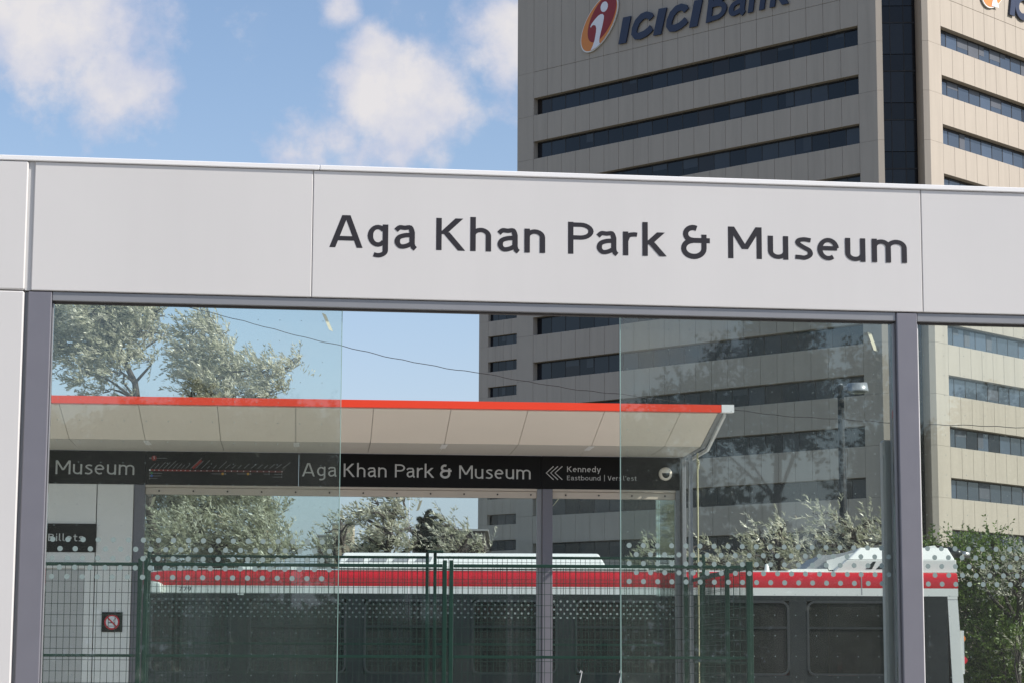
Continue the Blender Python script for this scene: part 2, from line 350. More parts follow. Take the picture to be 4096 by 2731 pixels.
def smooth(P, n=5):                               # Catmull-Rom through control points
    P = [P[0]]+list(P)+[P[-1]]; out = []
    for i in range(1, len(P)-2):
        a, b, c, d = P[i-1], P[i], P[i+1], P[i+2]
        for k in range(n):
            t = k/n; out.append(tuple(.5*((2*b[q])+(-a[q]+c[q])*t+(2*a[q]-5*b[q]+4*c[q]-d[q])*t*t+(-a[q]+3*b[q]-3*c[q]+d[q])*t**3) for q in (0,1)))
    return out+[P[-2]]
def arc(cx, cz, rx, rz, a0, a1, n=12): return [(cx+rx*math.cos(R_(a0+(a1-a0)*k/n)), cz+rz*math.sin(R_(a0+(a1-a0)*k/n))) for k in range(n+1)]
XH = .745
def glyph(c, w):
    """humanist sans drawn as pen strokes: ('p', polyline) or ('d', straight with level ends); capital height 1"""
    h = w/2; X = XH
    def stem(x, z0, z1): return ('d', [(x,z0),(x,z1)])
    def arch(xl, xr): return ('p', arc((xl+xr)/2, X-.27, (xr-xl)/2, .27-h, 165, 0)+[(xr,0)])
    if c == 'A': return [('d',[(.06,0),(.375,1)]),('d',[(.75,0),(.435,1)]),('p',[(.17,.285),(.64,.285)])], .81
    if c == 'B': return [stem(h,0,1),('p',[(h,1-h),(.30,1-h)]+arc(.30,.765,.21,.235-h,90,-90)+[(h,.53)]),('p',[(h,.53),(.33,.53)]+arc(.33,.265+h/2,.24,.265-h/2,90,-90)+[(h,h)])], .64
    if c == 'E': return [stem(h,0,1),('p',[(h,1-h),(.52,1-h)]),('p',[(h,.53),(.46,.53)]),('p',[(h,h),(.53,h)])], .55
    if c == 'K': return [stem(h,0,1),('d',[(.17,.50),(.60,1)]),('d',[(.26,.56),(.66,0)])], .74
    if c == 'M': return [stem(h,0,1),stem(.90-h,0,1),('d',[(h+.01,1),(.45,.30)]),('d',[(.89-h,1),(.45,.30)])], .90
    if c == 'P': return [stem(h,0,1),('p',[(h,1-h),(.34,1-h)]+arc(.34,.715,.27,.285-h,90,-90)+[(h,.43+h)])], .62
    if c == 'V': return [('d',[(.06,1),(.33,0)]),('d',[(.63,1),(.36,0)])], .69
    if c == 'a': return [('p',smooth([(.05,.575),(.14,.67),(.27,X-h),(.41,.67),(.46,.52)],4)+[(.46,.17),(.49,.07),(.545,.015)]),('p',smooth([(.46,.44),(.28,.43),(.12,.355),(.085,.20),(.17,h),(.32,h+.02),(.46,.19)],4))], .56
    if c == 'b': return [stem(h,0,1.06),('p',arc(.33,X/2,.33-h-.03,X/2-h,150,-150,18))], .60
    if c == 'd': return [stem(.60-h,0,1.06),('p',arc(.27,X/2,.30-h-.03,X/2-h,30,330,18))], .60
    if c == 'e': return [('p',[(.12,.40),(.53,.40)]),('p',arc(.30,X/2,.30-h,X/2-h,6,305,20))], .60
    if c == 'g': return [('p',arc(.275,.39,.275-h,.355-h,42,318,18)),('p',[(.55-h,X),(.55-h,-.06)]+arc(.28,-.06,.27-h,.235-h,0,-125,9))], .56
    if c == 'h': return [stem(h,0,1.06),arch(h,.56-h)], .57
    if c == 'i': return [stem(h,0,X),('d',[(h,.88),(h,1.03)])], w
    if c == 'k': return [stem(h,0,1.06),('d',[(.15,.36),(.50,X)]),('d',[(.235,.43),(.555,0)])], .62
    if c == 'l': return [('p',[(h,1.06),(h,.18),(.12+h,h),(.24,h)])], .24
    if c == 'm': return [stem(h,0,X),arch(h,.49-h/2),arch(.49-h/2,.95-h)], .95
    if c == 'n': return [stem(h,0,X),arch(h,.56-h)], .57
    if c == 'o': return [('p',arc(.31,X/2,.31-h,X/2-h,0,360,24))], .62
    if c == 'r': return [stem(h,0,X),('p',smooth([(h,.44),(.16,.62),(.30,X-h),(.385,X-h-.01)],4))], .385
    if c == 's': return [('p',smooth([(.43,X-.115),(.27,X-h),(.12,X-.12),(.11,.52),(.25,.405),(.39,.31),(.41,.17),(.28,h),(.14,h+.01),(.03,.10)],4))], .46
    if c == 't': return [('p',[(.17,.95),(.17,.22),(.22,h+.02),(.30,h),(.40,h+.02)]),('p',[(0,X-h),(.39,X-h)])], .40
    if c == 'u': return [stem(.56-h,0,X),('p',[(h,X),(h,.27)]+arc(.28,.27,.28-h,.27-h,180,345,10))], .57
    if c == 'y': return [('d',[(.06,X),(.29,.02)]),('d',[(.54,X),(.21,-.29)])], .60
    if c == "'": return [('d',[(.10,1.05),(.05,.76)])], .12
    return [], .3
def word(body, x0, z0, x1, z1, cap, y, name, m, parent, off=0, w=.165, depth=.0005, gap=None, shear=0.):
    """lay a word from (x0,z0) to (x1,z1) on its baseline, capitals cap high, on the plane y"""
    gap = gap if gap is not None else .125; pen = 0; S = []
    for ci, c in enumerate(body):
        st_, adv = glyph(c, w); S += [(k_, [(p[0]+pen, p[1]) for p in pts], ci) for k_, pts in st_]; pen += adv+gap
    total = pen-gap; MBS = [MB() for _ in body]; kx = (x1-x0)/(total*cap); S = [(k_, [(p[0]*kx, p[1]) for p in pts], ci) for k_, pts, ci in S]; total *= kx; sx = cap
    for n_, (k_, pts, ci) in enumerate(S):
        mb = MBS[ci]
        ya = y-.00012*n_ if depth < .01 else y-.003*n_; yb = y+depth if depth >= .01 else ya+.0001
        T = lambda p: (x0+sx*p[0]+shear*p[1]*cap, z0+(z1-z0)*p[0]/total+cap*p[1])
        if k_ == 'd':
            (ax_, az_), (bx_, bz_) = pts; L_ = math.hypot(bx_-ax_, bz_-az_); hw_ = w/2*L_/max(.2, abs(bz_-az_))
            mb.prism([T((ax_-hw_,az_)), T((ax_+hw_,az_)), T((bx_+hw_,bz_)), T((bx_-hw_,bz_))], ya, yb)
        else:
            pts = [p for q_, p in enumerate(pts) if q_ == 0 or math.dist(p, pts[q_-1]) > 1e-4]; Lf = []; Rg = []
            for i in range(len(pts)):
                a = Vector(pts[max(i-1,0)]); p = Vector(pts[i]); b = Vector(pts[min(i+1,len(pts)-1)])
                d1 = (p-a).normalized() if i else (b-p).normalized(); d2 = (b-p).normalized() if i < len(pts)-1 else d1
                if pts[0] == pts[-1] and i in (0, len(pts)-1): d1 = (Vector(pts[-1])-Vector(pts[-2])).normalized(); d2 = (Vector(pts[1])-Vector(pts[0])).normalized()
                t_ = (d1+d2).normalized(); n2_ = Vector((-t_.y, t_.x)); s_ = w/2/max(.5, n2_.dot(Vector((-d1.y, d1.x)))); s_ *= 1-.20*abs(t_.x); Lf.append(p+n2_*s_); Rg.append(p-n2_*s_)
            for i in range(len(pts)-1): mb.prism([T(q) for q in (Lf[i], Lf[i+1], Rg[i+1], Rg[i])], ya, yb)
    out = [q.build(name, m, parent) for q in MBS if q.v]; return out[-1]
def fontword(body, x0, x1, z, cap, y, name, m, parent):
    me = text_mesh(body); zb, ch = cap_h(0.0); xs = [v.co.x for v in me.vertices]; a, b = min(xs), max(xs)
    for v in me.vertices: v.co = (x0+(x1-x0)*(v.co.x-a)/(b-a), y, z+(v.co.y-zb)/ch*cap)
    return obj(name, me, m, parent)
def ampersand(x0, x1, z0, cap, y, parent, m, wd):
    """open two-bowl ampersand with a cross stroke"""
    w = x1-x0; h = cap; mb = MB(); pts = []
    cx1, cz1, rx1, rz1 = .40, .735, .26, .20
    for k in range(13): t = R_(60+210*k/12); pts.append((x0+w*(cx1+rx1*math.cos(t)), z0+h*(cz1+rz1*math.sin(t))))
    stroke(mb, pts, wd, y, y+.0005); pts = []
    cx2, cz2, rx2, rz2 = .43, .285, .36, .25
    for k in range(19): t = R_(95+265*k/18); pts.append((x0+w*(cx2+rx2*math.cos(t)), z0+h*(cz2+rz2*math.sin(t))))
    pts.append((x0+w*.79, z0+h*.72)); stroke(mb, pts, wd, y+.0002, y+.0007)
    stroke(mb, [(x0+w*.40, z0+h*.535), (x0+w*1.0, z0+h*.535)], wd*.95, y+.0004, y+.0009)
    return mb.build('sign_letter', m, parent)

# ================================================================== the setting
M = MATS
def sheet(name, x0, x1, y0, y1, z, m, rz=0.0, thick=0.0):
    mb = MB()
    if thick: mb.box(x0, x1, y0, y1, z-thick, z)
    else: mb.add([(x0,y0,z),(x1,y0,z),(x1,y1,z),(x0,y1,z)], [(0,1,2,3)])
    o = mb.build(name, m); o.rotation_euler = (0,0,rz); return tag(o, kind='structure')
sheet('ground', -2500, 2500, -1500, 3500, 0, M['grass'])
sheet('sidewalk', -60, 60, -6, 8.6, .006, M['paving'], R_(5))
sheet('near_platform', -40, 40, 9.0, 12.6, .20, M['paving'], R_(6), .19)
sheet('track_bed', -80, 80, 12.65, 16.4, .02, M['gravel'], R_(4))
sheet('far_platform', -40, 40, 16.45, 24.5, .32, M['paving'], R_(3), .31)
sheet('road', -200, 200, 26.5, 37.5, .012, M['asphalt'], R_(.4))
sheet('kerb', -200, 200, 37.55, 37.85, .14, M['paving'], R_(.4), .13)
for k in range(-9, 10):
    tag(sheet('lane_marking', k*9-1.5, k*9+1.5, 31.2, 31.32, .017, M['flashing'], R_(.4)), kind='structure')

# ================================================================== near shelter
F1 = Frame(0, 10, R_(7.47))
sh = empty('transit_shelter', (0, 10, 0), R_(7.47))
tag(sh, 'white shelter in front with a long panelled fascia lettered with the stop name', 'shelter')
ZB, ZT = 3.20, 3.778
def fascia(x0, x1, y0, z0=ZB, z1=ZT, c=.0035): return MB().cbox(x0, x1, y0, y0+.09, z0, z1, c).build('fascia_panel', M['white_panel'], sh)
fascia(-3.5, -2.166, -.008, c=.006); fascia(-3.5, -2.166, -.008, .21, 3.194, .006)
fascia(-2.138, -.9078, 0, c=.003); fp = fascia(-.9052, 1.9216, 0, c=.003); fascia(1.9244, 4.7, 0, c=.003)
for bx0, bx1 in ((-2.1655,-2.1385), (-.9082,-.9048), (1.9212,1.9248)): MB().box(bx0, bx1, .010, .088, ZB, ZT).build('panel_backing', M['kiosk_grey'], sh)
fl = MB(); fl.cbox(-3.6, -.88, -.012, .14, ZT+.002, 3.8025, .003); fl.cbox(-.878, 4.8, -.012, .14, ZT+.002, 3.8025, .003); pass
fl.build('top_flashing', M['flashing'], sh)
rv = MB()
for x in (-1.99, -1.3, -1.13, -.62, .05, .62, 1.5, 2.02): rv.tube([(x,.03,3.80),(x,.03,3.8075)], .006, 6)
rv.build('rivet', M['flashing'], sh)
# the canopy on the track side
MB().prism([(.09,3.46),(.09,3.80),(1.95,3.80),(1.98,3.76),(1.98,3.70)], -3.5, 4.7, 'x').build('canopy_roof', M['white_panel'], sh)
# posts and header beams
for x0, x1 in ((-2.150,-2.047), (1.796,1.895)): MB().cbox(x0, x1, .004, .11, .2, ZB-.004, .004).build('post', M['anodised'], sh)
MB().box(-2.166, -2.151, .03, .10, .2, ZB-.004).build('post_gap_strip', M['anodised_grey'], sh)
for x0, x1 in ((-2.0455,1.7945), (1.8975,4.7)):
    MB().cbox(x0, x1, .012, .062, 3.158, ZB-.003, .002).build('header_beam', M['anodised_grey'], sh)
    MB().box(x0, x1, .040, .068, 3.150, 3.1575).build('header_gasket', M['dark_gap'], sh)
MB().cbox(-2.0465, -2.039, .03, .075, .2, 3.1495, .002).build('pane_channel', M['anodised_grey'], sh)
MB().cbox(1.784, 1.7955, .03, .10, .2, 3.1495, .002).build('pane_channel', M['anodised_grey'], sh)
MB().cbox(1.8955, 1.906, .03, .10, .2, 3.1495, .002).build('pane_channel', M['flashing'], sh)
MB().cbox(F1.m(3546,2500,.14)[0], F1.m(3596,2500,.14)[0], .14, .20, .2, 2.62, .01).build('inner_post', M['flashing'], sh)
def dots(parent, x0, x1, zs, dx, r, y, start=0.0, name='frit_dot_band', n=10, zlim=None, stagger=True):
    mb = MB()
    for i, z in enumerate(zs):
        x = x0+start+(dx/2 if (stagger and i % 2) else 0)
        while x < x1:
            mb.disc(x, y, z, r, n); x += dx
    o = mb.build(name, M['frit'], parent); return tag(o, kind='stuff')
BIGZ = [2.113, 2.0725, 2.032, 1.9915, 1.951]
def pane(x0, x1, big0, big1, tiny=True, edges=''):
    p = MB().box(x0, x1, .050, .062, .25, 3.152).build('glass_pane', M['pane_glass'], sh)
    e = MB()
    if 'r' in edges: e.box(x1+.0003, x1+.0028, .0495, .0625, .25, 3.152)
    if 'l' in edges: e.box(x0-.0028, x0-.0003, .0495, .0625, .25, 3.152)
    if edges: e.build('polished_edge', M['glass_edge'], p)
    dots(p, big0, big1, BIGZ, .0652, .0120, .0485)
    if tiny:
        zs = [3.10-.0925*k for k in range(21)]
        dots(p, x0+.03, x1-.02, [z for z in zs if not 1.93 < z < 2.14], .0965, .0023, .0486, name='fine_dot_grid', n=5, stagger=False)
    return p
pl = pane(-2.0385, -.766, -2.012, -.79, edges='r'); pr = pane(.507, 1.784, .543, 1.775, edges='l'); pq = pane(1.906, 4.7, 1.935, 4.66)
def tape_strip(parent, cx, cz, L, wd, tilt, y=.0482):
    a = R_(tilt); dx, dz = math.sin(a)*L/2, math.cos(a)*L/2; ex, ez = math.cos(a)*wd/2, -math.sin(a)*wd/2
    MB().prism([(cx-dx-ex,cz+dz-ez),(cx-dx+ex,cz+dz+ez),(cx+dx+ex,cz-dz+ez),(cx+dx-ex,cz-dz-ez)], y-.0006, y).build('tape_strip', M['tape'], parent)
x, z = F1.m(1312, 1283); tape_strip(pl, x, z, .083, .020, 24)
x, z = F1.m(3502, 1361); tape_strip(pr, x, z, .088, .020, 19)
# the stop name
INKY = -.0008
for body, a, b in (('Aga',1319.5,1663.6), ('Khan',1742,2184.5), ('Park',2270,2662.5), ('Museum',2910,3630)):
    xa = F1.m(a, 1000)[0]; xb = F1.m(b, 1030)[0]
    word(body, xa, 3.429, xb, 3.429, .148, INKY, 'sign_letter', M['ink'], sh, w=.168)
xa, xb = F1.m(2727, 1020)[0], F1.m(2840, 1020)[0]
ampersand(xa, xb, 3.427, .150, -.0012, sh, M['ink'], .0245)

# ================================================================== far shelter
F2 = Frame(0, 20, R_(5.2)); P2 = .32
s2 = empty('transit_shelter', (0, 20, P2), R_(5.2))
tag(s2, 'far shelter with bright red canopy edge and black station name boards', 'shelter')
def z2(z): return z-P2
XE = 1.575
# canopy
def c2(name, m, poly, a0, a1): return MB().prism([(y, z2(z)) for y, z in poly], a0, a1, 'x').build(name, m, s2)
c2('red_canopy_edge', M['trim_red'], [(-1.80,3.628),(-1.80,3.688),(-1.74,3.690),(-1.74,3.628)], -6.5, XE)
c2('canopy_end_cap', M['flashing'], [(-1.802,3.626),(-1.802,3.690),(-1.72,3.692),(-1.72,3.626)], XE+.001, XE+.105)
c2('canopy_top', M['white_panel'], [(-1.738,3.645),(-1.738,3.692),(.55,3.70),(.55,3.44),(-.02,3.438),(-.88,3.45)], -6.5, XE+.02)
k = 0; edges = [-1.29+.633*i for i in range(-8, 5)] + [XE-.02]
for a, b in zip(edges[:-1], edges[1:]):
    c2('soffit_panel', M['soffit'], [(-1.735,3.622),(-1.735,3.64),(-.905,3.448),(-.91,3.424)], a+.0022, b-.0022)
    c2('lower_soffit_panel', M['soffit_shaded'], [(-.90,3.423),(-.90,3.445),(-.03,3.435),(-.03,3.413)], a+.0022, b-.0022)
for i, e in enumerate(edges[1:-1]):
    if i % 2 == 0: MB().box(e-.02, e+.03, -.86, -.10, z2(3.4185), z2(3.4225)).build('soffit_light_slot', M['kiosk_white'], s2)
c2('canopy_end_face', M['anodised_grey'], [(-1.735,3.626),(-1.735,3.66),(-.89,3.46),(.30,3.45),(.30,3.41),(-.91,3.418)], XE-.018, XE+.022)
MB().prism([(-1.72,z2(3.60)),(-1.72,z2(3.624)),(-.90,z2(3.412)),(-.02,z2(3.40)),(-.02,z2(3.375)),(-.92,z2(3.386))], XE+.03, XE+.05, 'x').build('end_trim', M['flashing'], s2)
# black sign boards
def board(x0, x1): return MB().cbox(x0, x1, 0, .05, z2(3.118), z2(3.411), .002).build('sign_board', M['sign_black'], s2)
m2 = lambda px, py, dy=0: F2.m(px, py, dy)
xb = [-6.4, m2(583, 1870)[0], m2(1195, 1870)[0], m2(2165, 1890)[0], 1.527]
boards = [board(a+.0012, b-.0012) for a, b in zip(xb[:-1], xb[1:])]
def w2(body, px0, px1, py, cap, m=None, off=.012, par=None, w=.13):
    x0, z0 = m2(px0, py); x1, _ = m2(px1, py); word(body, x0, z2(z0), x1, z2(z0), cap, -.0008, 'sign_letter', M[m or 'sign_grey'], par or s2, w=w)
w2('Museum', 221, 538, 1894, .121)
w2('Aga', 1208, 1346, 1903, .118); w2('Khan', 1374, 1547, 1905, .118); w2('Park', 1579, 1736, 1907, .118); w2('Museum', 1836, 2123, 1912, .118)
xa, za = m2(1761, 1909); xc, _ = m2(1806, 1909); ampersand(xa, xc, z2(za), .118, -.001, s2, M['sign_grey'], .0195)
w2('Kennedy', 2268, 2403, 1885.5, .050, w=.15); w2('Eastbound', 2268, 2402, 1918.5, .041); w2('Vers', 2431, 2485, 1919.5, .041); w2("l'est", 2493, 2547, 1920.5, .041)
x, z = m2(2418, 1923); MB().box(x-.0022, x+.0022, -.001, .0, z2(z), z2(z)+.058).build('sign_letter', M['sign_grey'], s2)
for q in range(3):
    mb = MB(); x, z = m2(2185+17.5*q, 1889.5); stroke(mb, [(x+.066, z2(z)+.060), (x, z2(z)), (x+.066, z2(z)-.060)], .0085, -.0012, -.0002); mb.build('chevron', M['sign_grey'], s2)
# line map printed on the second board
def mp(px, py): x, z = m2(560+px/3.675, 1790+py/3.675); return x, z2(z)
st_x = [146,212,278,342,408,476,540,602,665,737,812,898,984,1070,1155,1250,1345,1432,1524,1622,1724,1816,1898,1990,2088]
tops = [(225,226),(280,236),(375,210),(446,210),(532,189),(558,224),(617,228),(661,246),(740,236),(914,141),(934,190),(1028,180),(1024,265),(1128,248),(1278,196),(1328,242),(1408,250),(1496,248),(1607,232),(1720,233),(1803,243),(1882,250),(1984,237),(2086,237),(2212,212)]
lm = MB()
for sx, t in zip(st_x, tops):
    a = mp(sx+6, 300); b = mp(*t); stroke(lm, [a, b], .005, -.0010, -.0003)
lm.build('line_map_names', M['sign_dim'], boards[1])
mat('route_red', (.26,.012,.010), .5)
lr = MB(); stroke(lr, [mp(150,324), mp(740,332)], .014, -.0009, -.0002); stroke(lr, [mp(775,298), mp(905,182)], .020, -.0018, -.0011)
x, z = mp(207,148)
lr.prism([(x+.023*math.cos(R_(a)), z+.023*math.sin(R_(a))) for a in range(0,360,24)], -.0009, -.0002); lr.build('line_map_route', M['route_red'], boards[1])
mat('route_dim', (.11,.012,.012), .5); ld = MB(); stroke(ld, [mp(745,333), mp(2100,347)], .015, -.0009, -.0002); ld.build('line_map_route', M['route_dim'], boards[1])
ls = MB()
for i, sx in enumerate(st_x):
    x, z = mp(sx, 324+ (sx-146)*.0118); ls.disc(x, -.0012, z, .0042 if i else .009, 8)
ls.build('line_map_stations', M['flashing'], boards[1])
lt = MB()
for px, py, L in ((135,150,34),(135,368,22),(135,408,22),(135,447,16),(1240,380,24),(1610,382,24),(1890,384,14),(2076,386,14),(2076,426,14)):
    a = mp(px, py-12); b = mp(px+L, py+12); lt.box(a[0], b[0], -.0009, -.0002, b[1], a[1])
for a, b in (((243,150),(395,150)),((190,370),(325,371)),((190,409),(308,409)),((160,447),(255,447)),((1052,379),(1190,379)),((1426,380),(1565,380)),((1816,384),(1880,384)),((1970,386),(2066,386)),((1948,426),(2066,426))):
    stroke(lt, [mp(*a), mp(*b)], .0045, -.0009, -.0002)
lt.build('line_map_legend', M['sign_dim'], boards[1])
mat('map_yellow', (.55,.30,.03), .5); mat('map_green', (.03,.20,.06), .5); mat('map_blue', (.03,.10,.40), .5)
for px, py, c in ((1215,379,'map_yellow'),(1588,381,'map_yellow'),(172,367,'map_green'),(172,407,'map_blue')):
    x, z = mp(px, py); MB().prism([(x+.011*math.cos(R_(a)), z+.011*math.sin(R_(a))) for a in range(0,360,30)], -.0009, -.0002).build('line_map_badge', M[c], boards[1])
x, z = mp(207, 160); fontword('5', x-.007, x+.007, z, .024, -.0014, 'sign_letter', M['sign_grey'], boards[1])
# dome camera on the last board
x, z = m2(2661, 1894); z = z2(z)
dc = MB(); prof = [(.0,.058),(.028,.057),(.040,.050),(.044,.036)]
b0 = len(dc.v)
for yy, rr in ((0,.060),(-.022,.060),(-.034,.054),(-.038,.044)): dc.v += [(x+rr*math.cos(2*math.pi*q/24), yy, z+rr*math.sin(2*math.pi*q/24)) for q in range(24)]
for i in range(3):
    for q in range(24): dc.f.append((b0+i*24+q, b0+i*24+(q+1)%24, b0+(i+1)*24+(q+1)%24, b0+(i+1)*24+q))
dc.f.append(tuple(range(b0+72, b0+96))); dc.fix = True
cam_dome = dc.build('camera_housing', M['soffit'], s2, True)
MB().prism([(x+.036*math.cos(R_(a)), z+.006+.046*math.sin(R_(a))) for a in range(180,361,15)], -.0395, -.036).build('camera_window', M['sign_black'], cam_dome)
# posts, beam, glass
for x0, x1 in ((-3.338,-3.243), (.279,.371)): MB().cbox(x0, x1, .0, .09, 0, z2(3.117), .004).build('post', M['anodised'], s2)
MB().cbox(.232, .2775, .02, .085, 0, z2(3.117), .003).build('post_flange', M['anodised_grey'], s2)
MB().cbox(1.487, 1.532, .002, .09, 0, z2(3.117), .004).build('post', M['anodised_grey'], s2)
MB().cbox(1.5335, 1.57, -.06, .09, 0, z2(3.41), .004).build('post', M['anodised_grey'], s2)
for x0, x1 in ((-3.242,.231), (.372,1.486)):
    MB().cbox(x0, x1, .03, .09, z2(3.034), z2(3.094), .003).box(x0, x1, .01, .085, z2(3.096), z2(3.1165)).build('glazing_beam', M['light_beam'], s2)
    bl = MB(); x = x0+.12
    while x < x1: bl.tube([(x,.031,z2(3.064)),(x,.024,z2(3.064))], .008, 8); x += .30
    bl.build('beam_bolt', M['dark_gap'], s2)
SD = [2.148, 2.088, 2.028, 1.968, 1.908]
for x0, x1 in ((-3.24,-.912), (-.904,.232), (.371,1.488)):
    g = MB().box(x0, x1, .050, .060, .1, z2(3.04)).build('glass_pane', M['shelter_glass'], s2)
    dots(g, x0+.02, x1-.01, [z2(m2(1500, y)[1]) for y in (2398,2414.5,2431,2447.5,2464)], .0597, .0102, .0485, n=8)
gs = MB().box(1.545, 1.555, .10, 1.55, .1, z2(3.30)).build('glass_pane', M['shelter_glass'], s2)
XQ = m2(2791, 2000, -.72)[0]
MB().tube([(XQ,-.72,0),(XQ,-.72,z2(3.385))], .0075, 8).build('corner_rod', M['rope_yellow'], s2)
kn = MB()
for q in range(5): kn.tube([(XQ-.012+.02*random.random(),-.73,z2(3.27+.016*q)),(XQ+.006+.015*random.random(),-.74,z2(3.25+.016*q))], .007, 6)
kn.build('rope_knot', M['rope_yellow'], s2)
MB().cbox(XQ-.075, XQ-.04, -.70, -.66, 0, z2(3.36), .003).build('corner_post', M['anodised_grey'], s2)
for px, py, L, tl in ((1677,2020,.095,-18),(2225,2005,.10,-38),(612,2003,.085,-16)):
    x, z = m2(px, py, .05); tape_strip(s2, x, z2(z), L, .026, tl, .0475)
# ticket kiosk wall
for a, b in ((-6.4,m2(387,2000)[0]), (m2(389,2000)[0],-3.34)): MB().cbox(a+.002, b-.002, -.02, .45, 0, z2(3.115), .003).build('kiosk_panel', M['kiosk_white'], s2)
x1, zt = m2(340, 2262); MB().cbox(-5.2, x1, -.021, .1, .3, z2(zt)-.02, .002).build('kiosk_door', M['kiosk_grey'], s2)
MB().box(-5.2, x1+.01, -.05, -.0215, z2(zt)-.018, z2(zt)+.02).build('kiosk_hood', M['kiosk_white'], s2)
# two signs fixed to the kiosk
def wallsign(name, px0, px1, py0, py1, label):
    x0, z0 = m2(px0, py0, -.03); x1, z1 = m2(px1, py1, -.03)
    e = empty(name, F2.w((x0+x1)/2, -.03, (z0+z1)/2), R_(5.2)); tag(e, label, 'sign'); w, h = abs(x1-x0)/2, abs(z1-z0)/2
    MB().cbox(-w, w, 0, .008, -h, h, .001).build('sign_plate', M['sign_black'], e); return e, w, h
bs, w_, h_ = wallsign('ticket_sign', 60, 383, 2090, 2207, 'black sign reading Billets on the white kiosk wall')
def bx(px): return m2(px, 2150, -.03)[0]-(m2(60,2090,-.03)[0]+m2(383,2207,-.03)[0])/2
def bz(py): return m2(250, py, -.03)[1]-(m2(60,2090,-.03)[1]+m2(383,2207,-.03)[1])/2
word('Billets', bx(192), bz(2162), bx(333), bz(2163), .064, -.0008, 'sign_letter', M['sign_grey'], bs, w=.16)
ns, w_, h_ = wallsign('no_smoking_sign', 407, 488, 2446, 2526, 'small black square sign with a red no smoking ring')
rg = [(.066*math.cos(R_(a)), .066*math.sin(R_(a))) for a in range(0,360,12)]; ri = [(.052*math.cos(R_(a)), .052*math.sin(R_(a))) for a in range(0,360,12)]
MB().prism(ri, -.0006, -.0001).build('white_disc', M['logo_white'], ns)
MB().ring(rg, ri, -.0016, -.0001).build('red_ring', M['tail_red'], ns)
sb = MB(); stroke(sb, [(-.037,.037),(.037,-.037)], .013, -.0018, -.0008); sb.build('red_bar', M['tail_red'], ns)
cg = MB(); cg.box(-.034,.018,-.0012,-.0007,-.010,-.002); cg.box(.022,.028,-.0012,-.0007,-.010,-.002); stroke(cg, [(.014,.004),(.014,.02),(.03,.022),(.03,.036)], .004, -.0012, -.0007); cg.build('cigarette', M['ink'], ns)

# ================================================================== temporary fences
def fence_panel(p0, p1, zg, zr, label, mid=None, dz=.086, dx=.0492, post_extra=.06, wire=.0022, cap=False):
    """welded mesh hoarding panel from p0 to p1 (ground x,y): two posts, rails, wire mesh"""
    d = Vector((p1[0]-p0[0], p1[1]-p0[1], 0)); L = d.length
    e = empty('fence_panel', (p0[0], p0[1], zg), math.atan2(d.y, d.x)); tag(e, label, 'fence', 'green mesh fence panels around the platform')
    H = zr-zg; r = .0165
    for x in (r, L-r):
        MB().cbox(x-r, x+r, -r, r, 0, H+post_extra-.03, .003).build('post', M['fence_green'], e)
    MB().cbox(2*r+.001, L-2*r-.001, -.013, .013, H-.026, H, .003).build('top_rail', M['fence_green'], e)
    MB().cbox(2*r+.001, L-2*r-.001, -.012, .012, .12, .144, .003).build('bottom_rail', M['fence_green'], e)
    if mid: MB().cbox(2*r+.001, L-2*r-.001, -.009, .009, mid-zg-.011, mid-zg+.011, .002).build('middle_rail', M['fence_green'], e)
    if cap: MB().cbox(-.06, .10, -.04, .04, H+post_extra-.029, H+post_extra-.005, .004).build('post_cap', M['fence_green'], e)
    wv = MB(); x = 2*r+.02
    def bar(x0,x1,z0,z1,y): wv.add([(x0,y,z0),(x1,y,z0),(x1,y,z1),(x0,y,z1),((x0+x1)/2,y+wire*1.5,z0) if x1-x0<z1-z0 else (x0,y+wire*1.5,(z0+z1)/2),((x0+x1)/2,y+wire*1.5,z1) if x1-x0<z1-z0 else (x1,y+wire*1.5,(z0+z1)/2)],
        [(0,1,2,3),(0,3,5,4),(1,4,5,2)] if x1-x0<z1-z0 else [(0,1,2,3),(0,4,5,1),(3,2,5,4)])
    while x < L-2*r:
        j = random.uniform(-.002,.002); bar(x+j-wire, x+j+wire, .13, H-.02, -.006); x += dx
    z = H-.06
    while z > .16: bar(2*r, L-2*r, z-wire*.9, z+wire*.9, -.011); z -= dz
    tag(wv.build('wire_mesh', M['fence_wire'], e), kind='stuff')
    return e
F4 = Frame(0, 17.5, R_(1.3)); PG = .32
def fp_(px): return F4.m(px, 2255)[0]
def fpt(x, y=0): w = F4.w(x, y, 0); return (w.x, w.y)
fence_panel(fpt(fp_(570)-2.37), fpt(fp_(570)), PG, 2.335, 'green mesh fence panel crossing the white ticket kiosk', 1.62)
fence_panel(fpt(fp_(577)), fpt(fp_(1788)), PG, 2.335, 'front green fence panel before the bus nose and line map', 1.62)
fence_panel(fpt(fp_(1797)), fpt(fp_(3000)), PG, 2.335, 'front green fence panel crossing the slim shelter post', 1.62)
a = fpt(fp_(3003)); b_ = at(2803, 2294, 19.7)
fence_panel(a, (b_.x, b_.y), PG, 2.335, 'green fence panel seen nearly edge on at the row end', 1.58)
c_ = (b_.x+.10, b_.y-.9); fence_panel((a[0]-.16, a[1]+.25), (c_[0]-.22, c_[1]+1.1), PG, 2.30, 'second edge-on green fence panel leaning behind the row end', 1.60)
F5 = Frame(0, 22.6, R_(1.0))
def f5(px): w = F5.w(F5.m(px, 2222)[0], 0, 0); return (w.x, w.y)
zr5 = F5.m(1500, 2221)[1]
fence_panel(f5(590), f5(1716), PG, zr5, 'taller back fence panel behind the far shelter glass, left one', 1.75, cap=False)
fence_panel(f5(1734), f5(2820), PG, zr5, 'taller back fence panel with capped post behind the shelter', 1.75, cap=True)
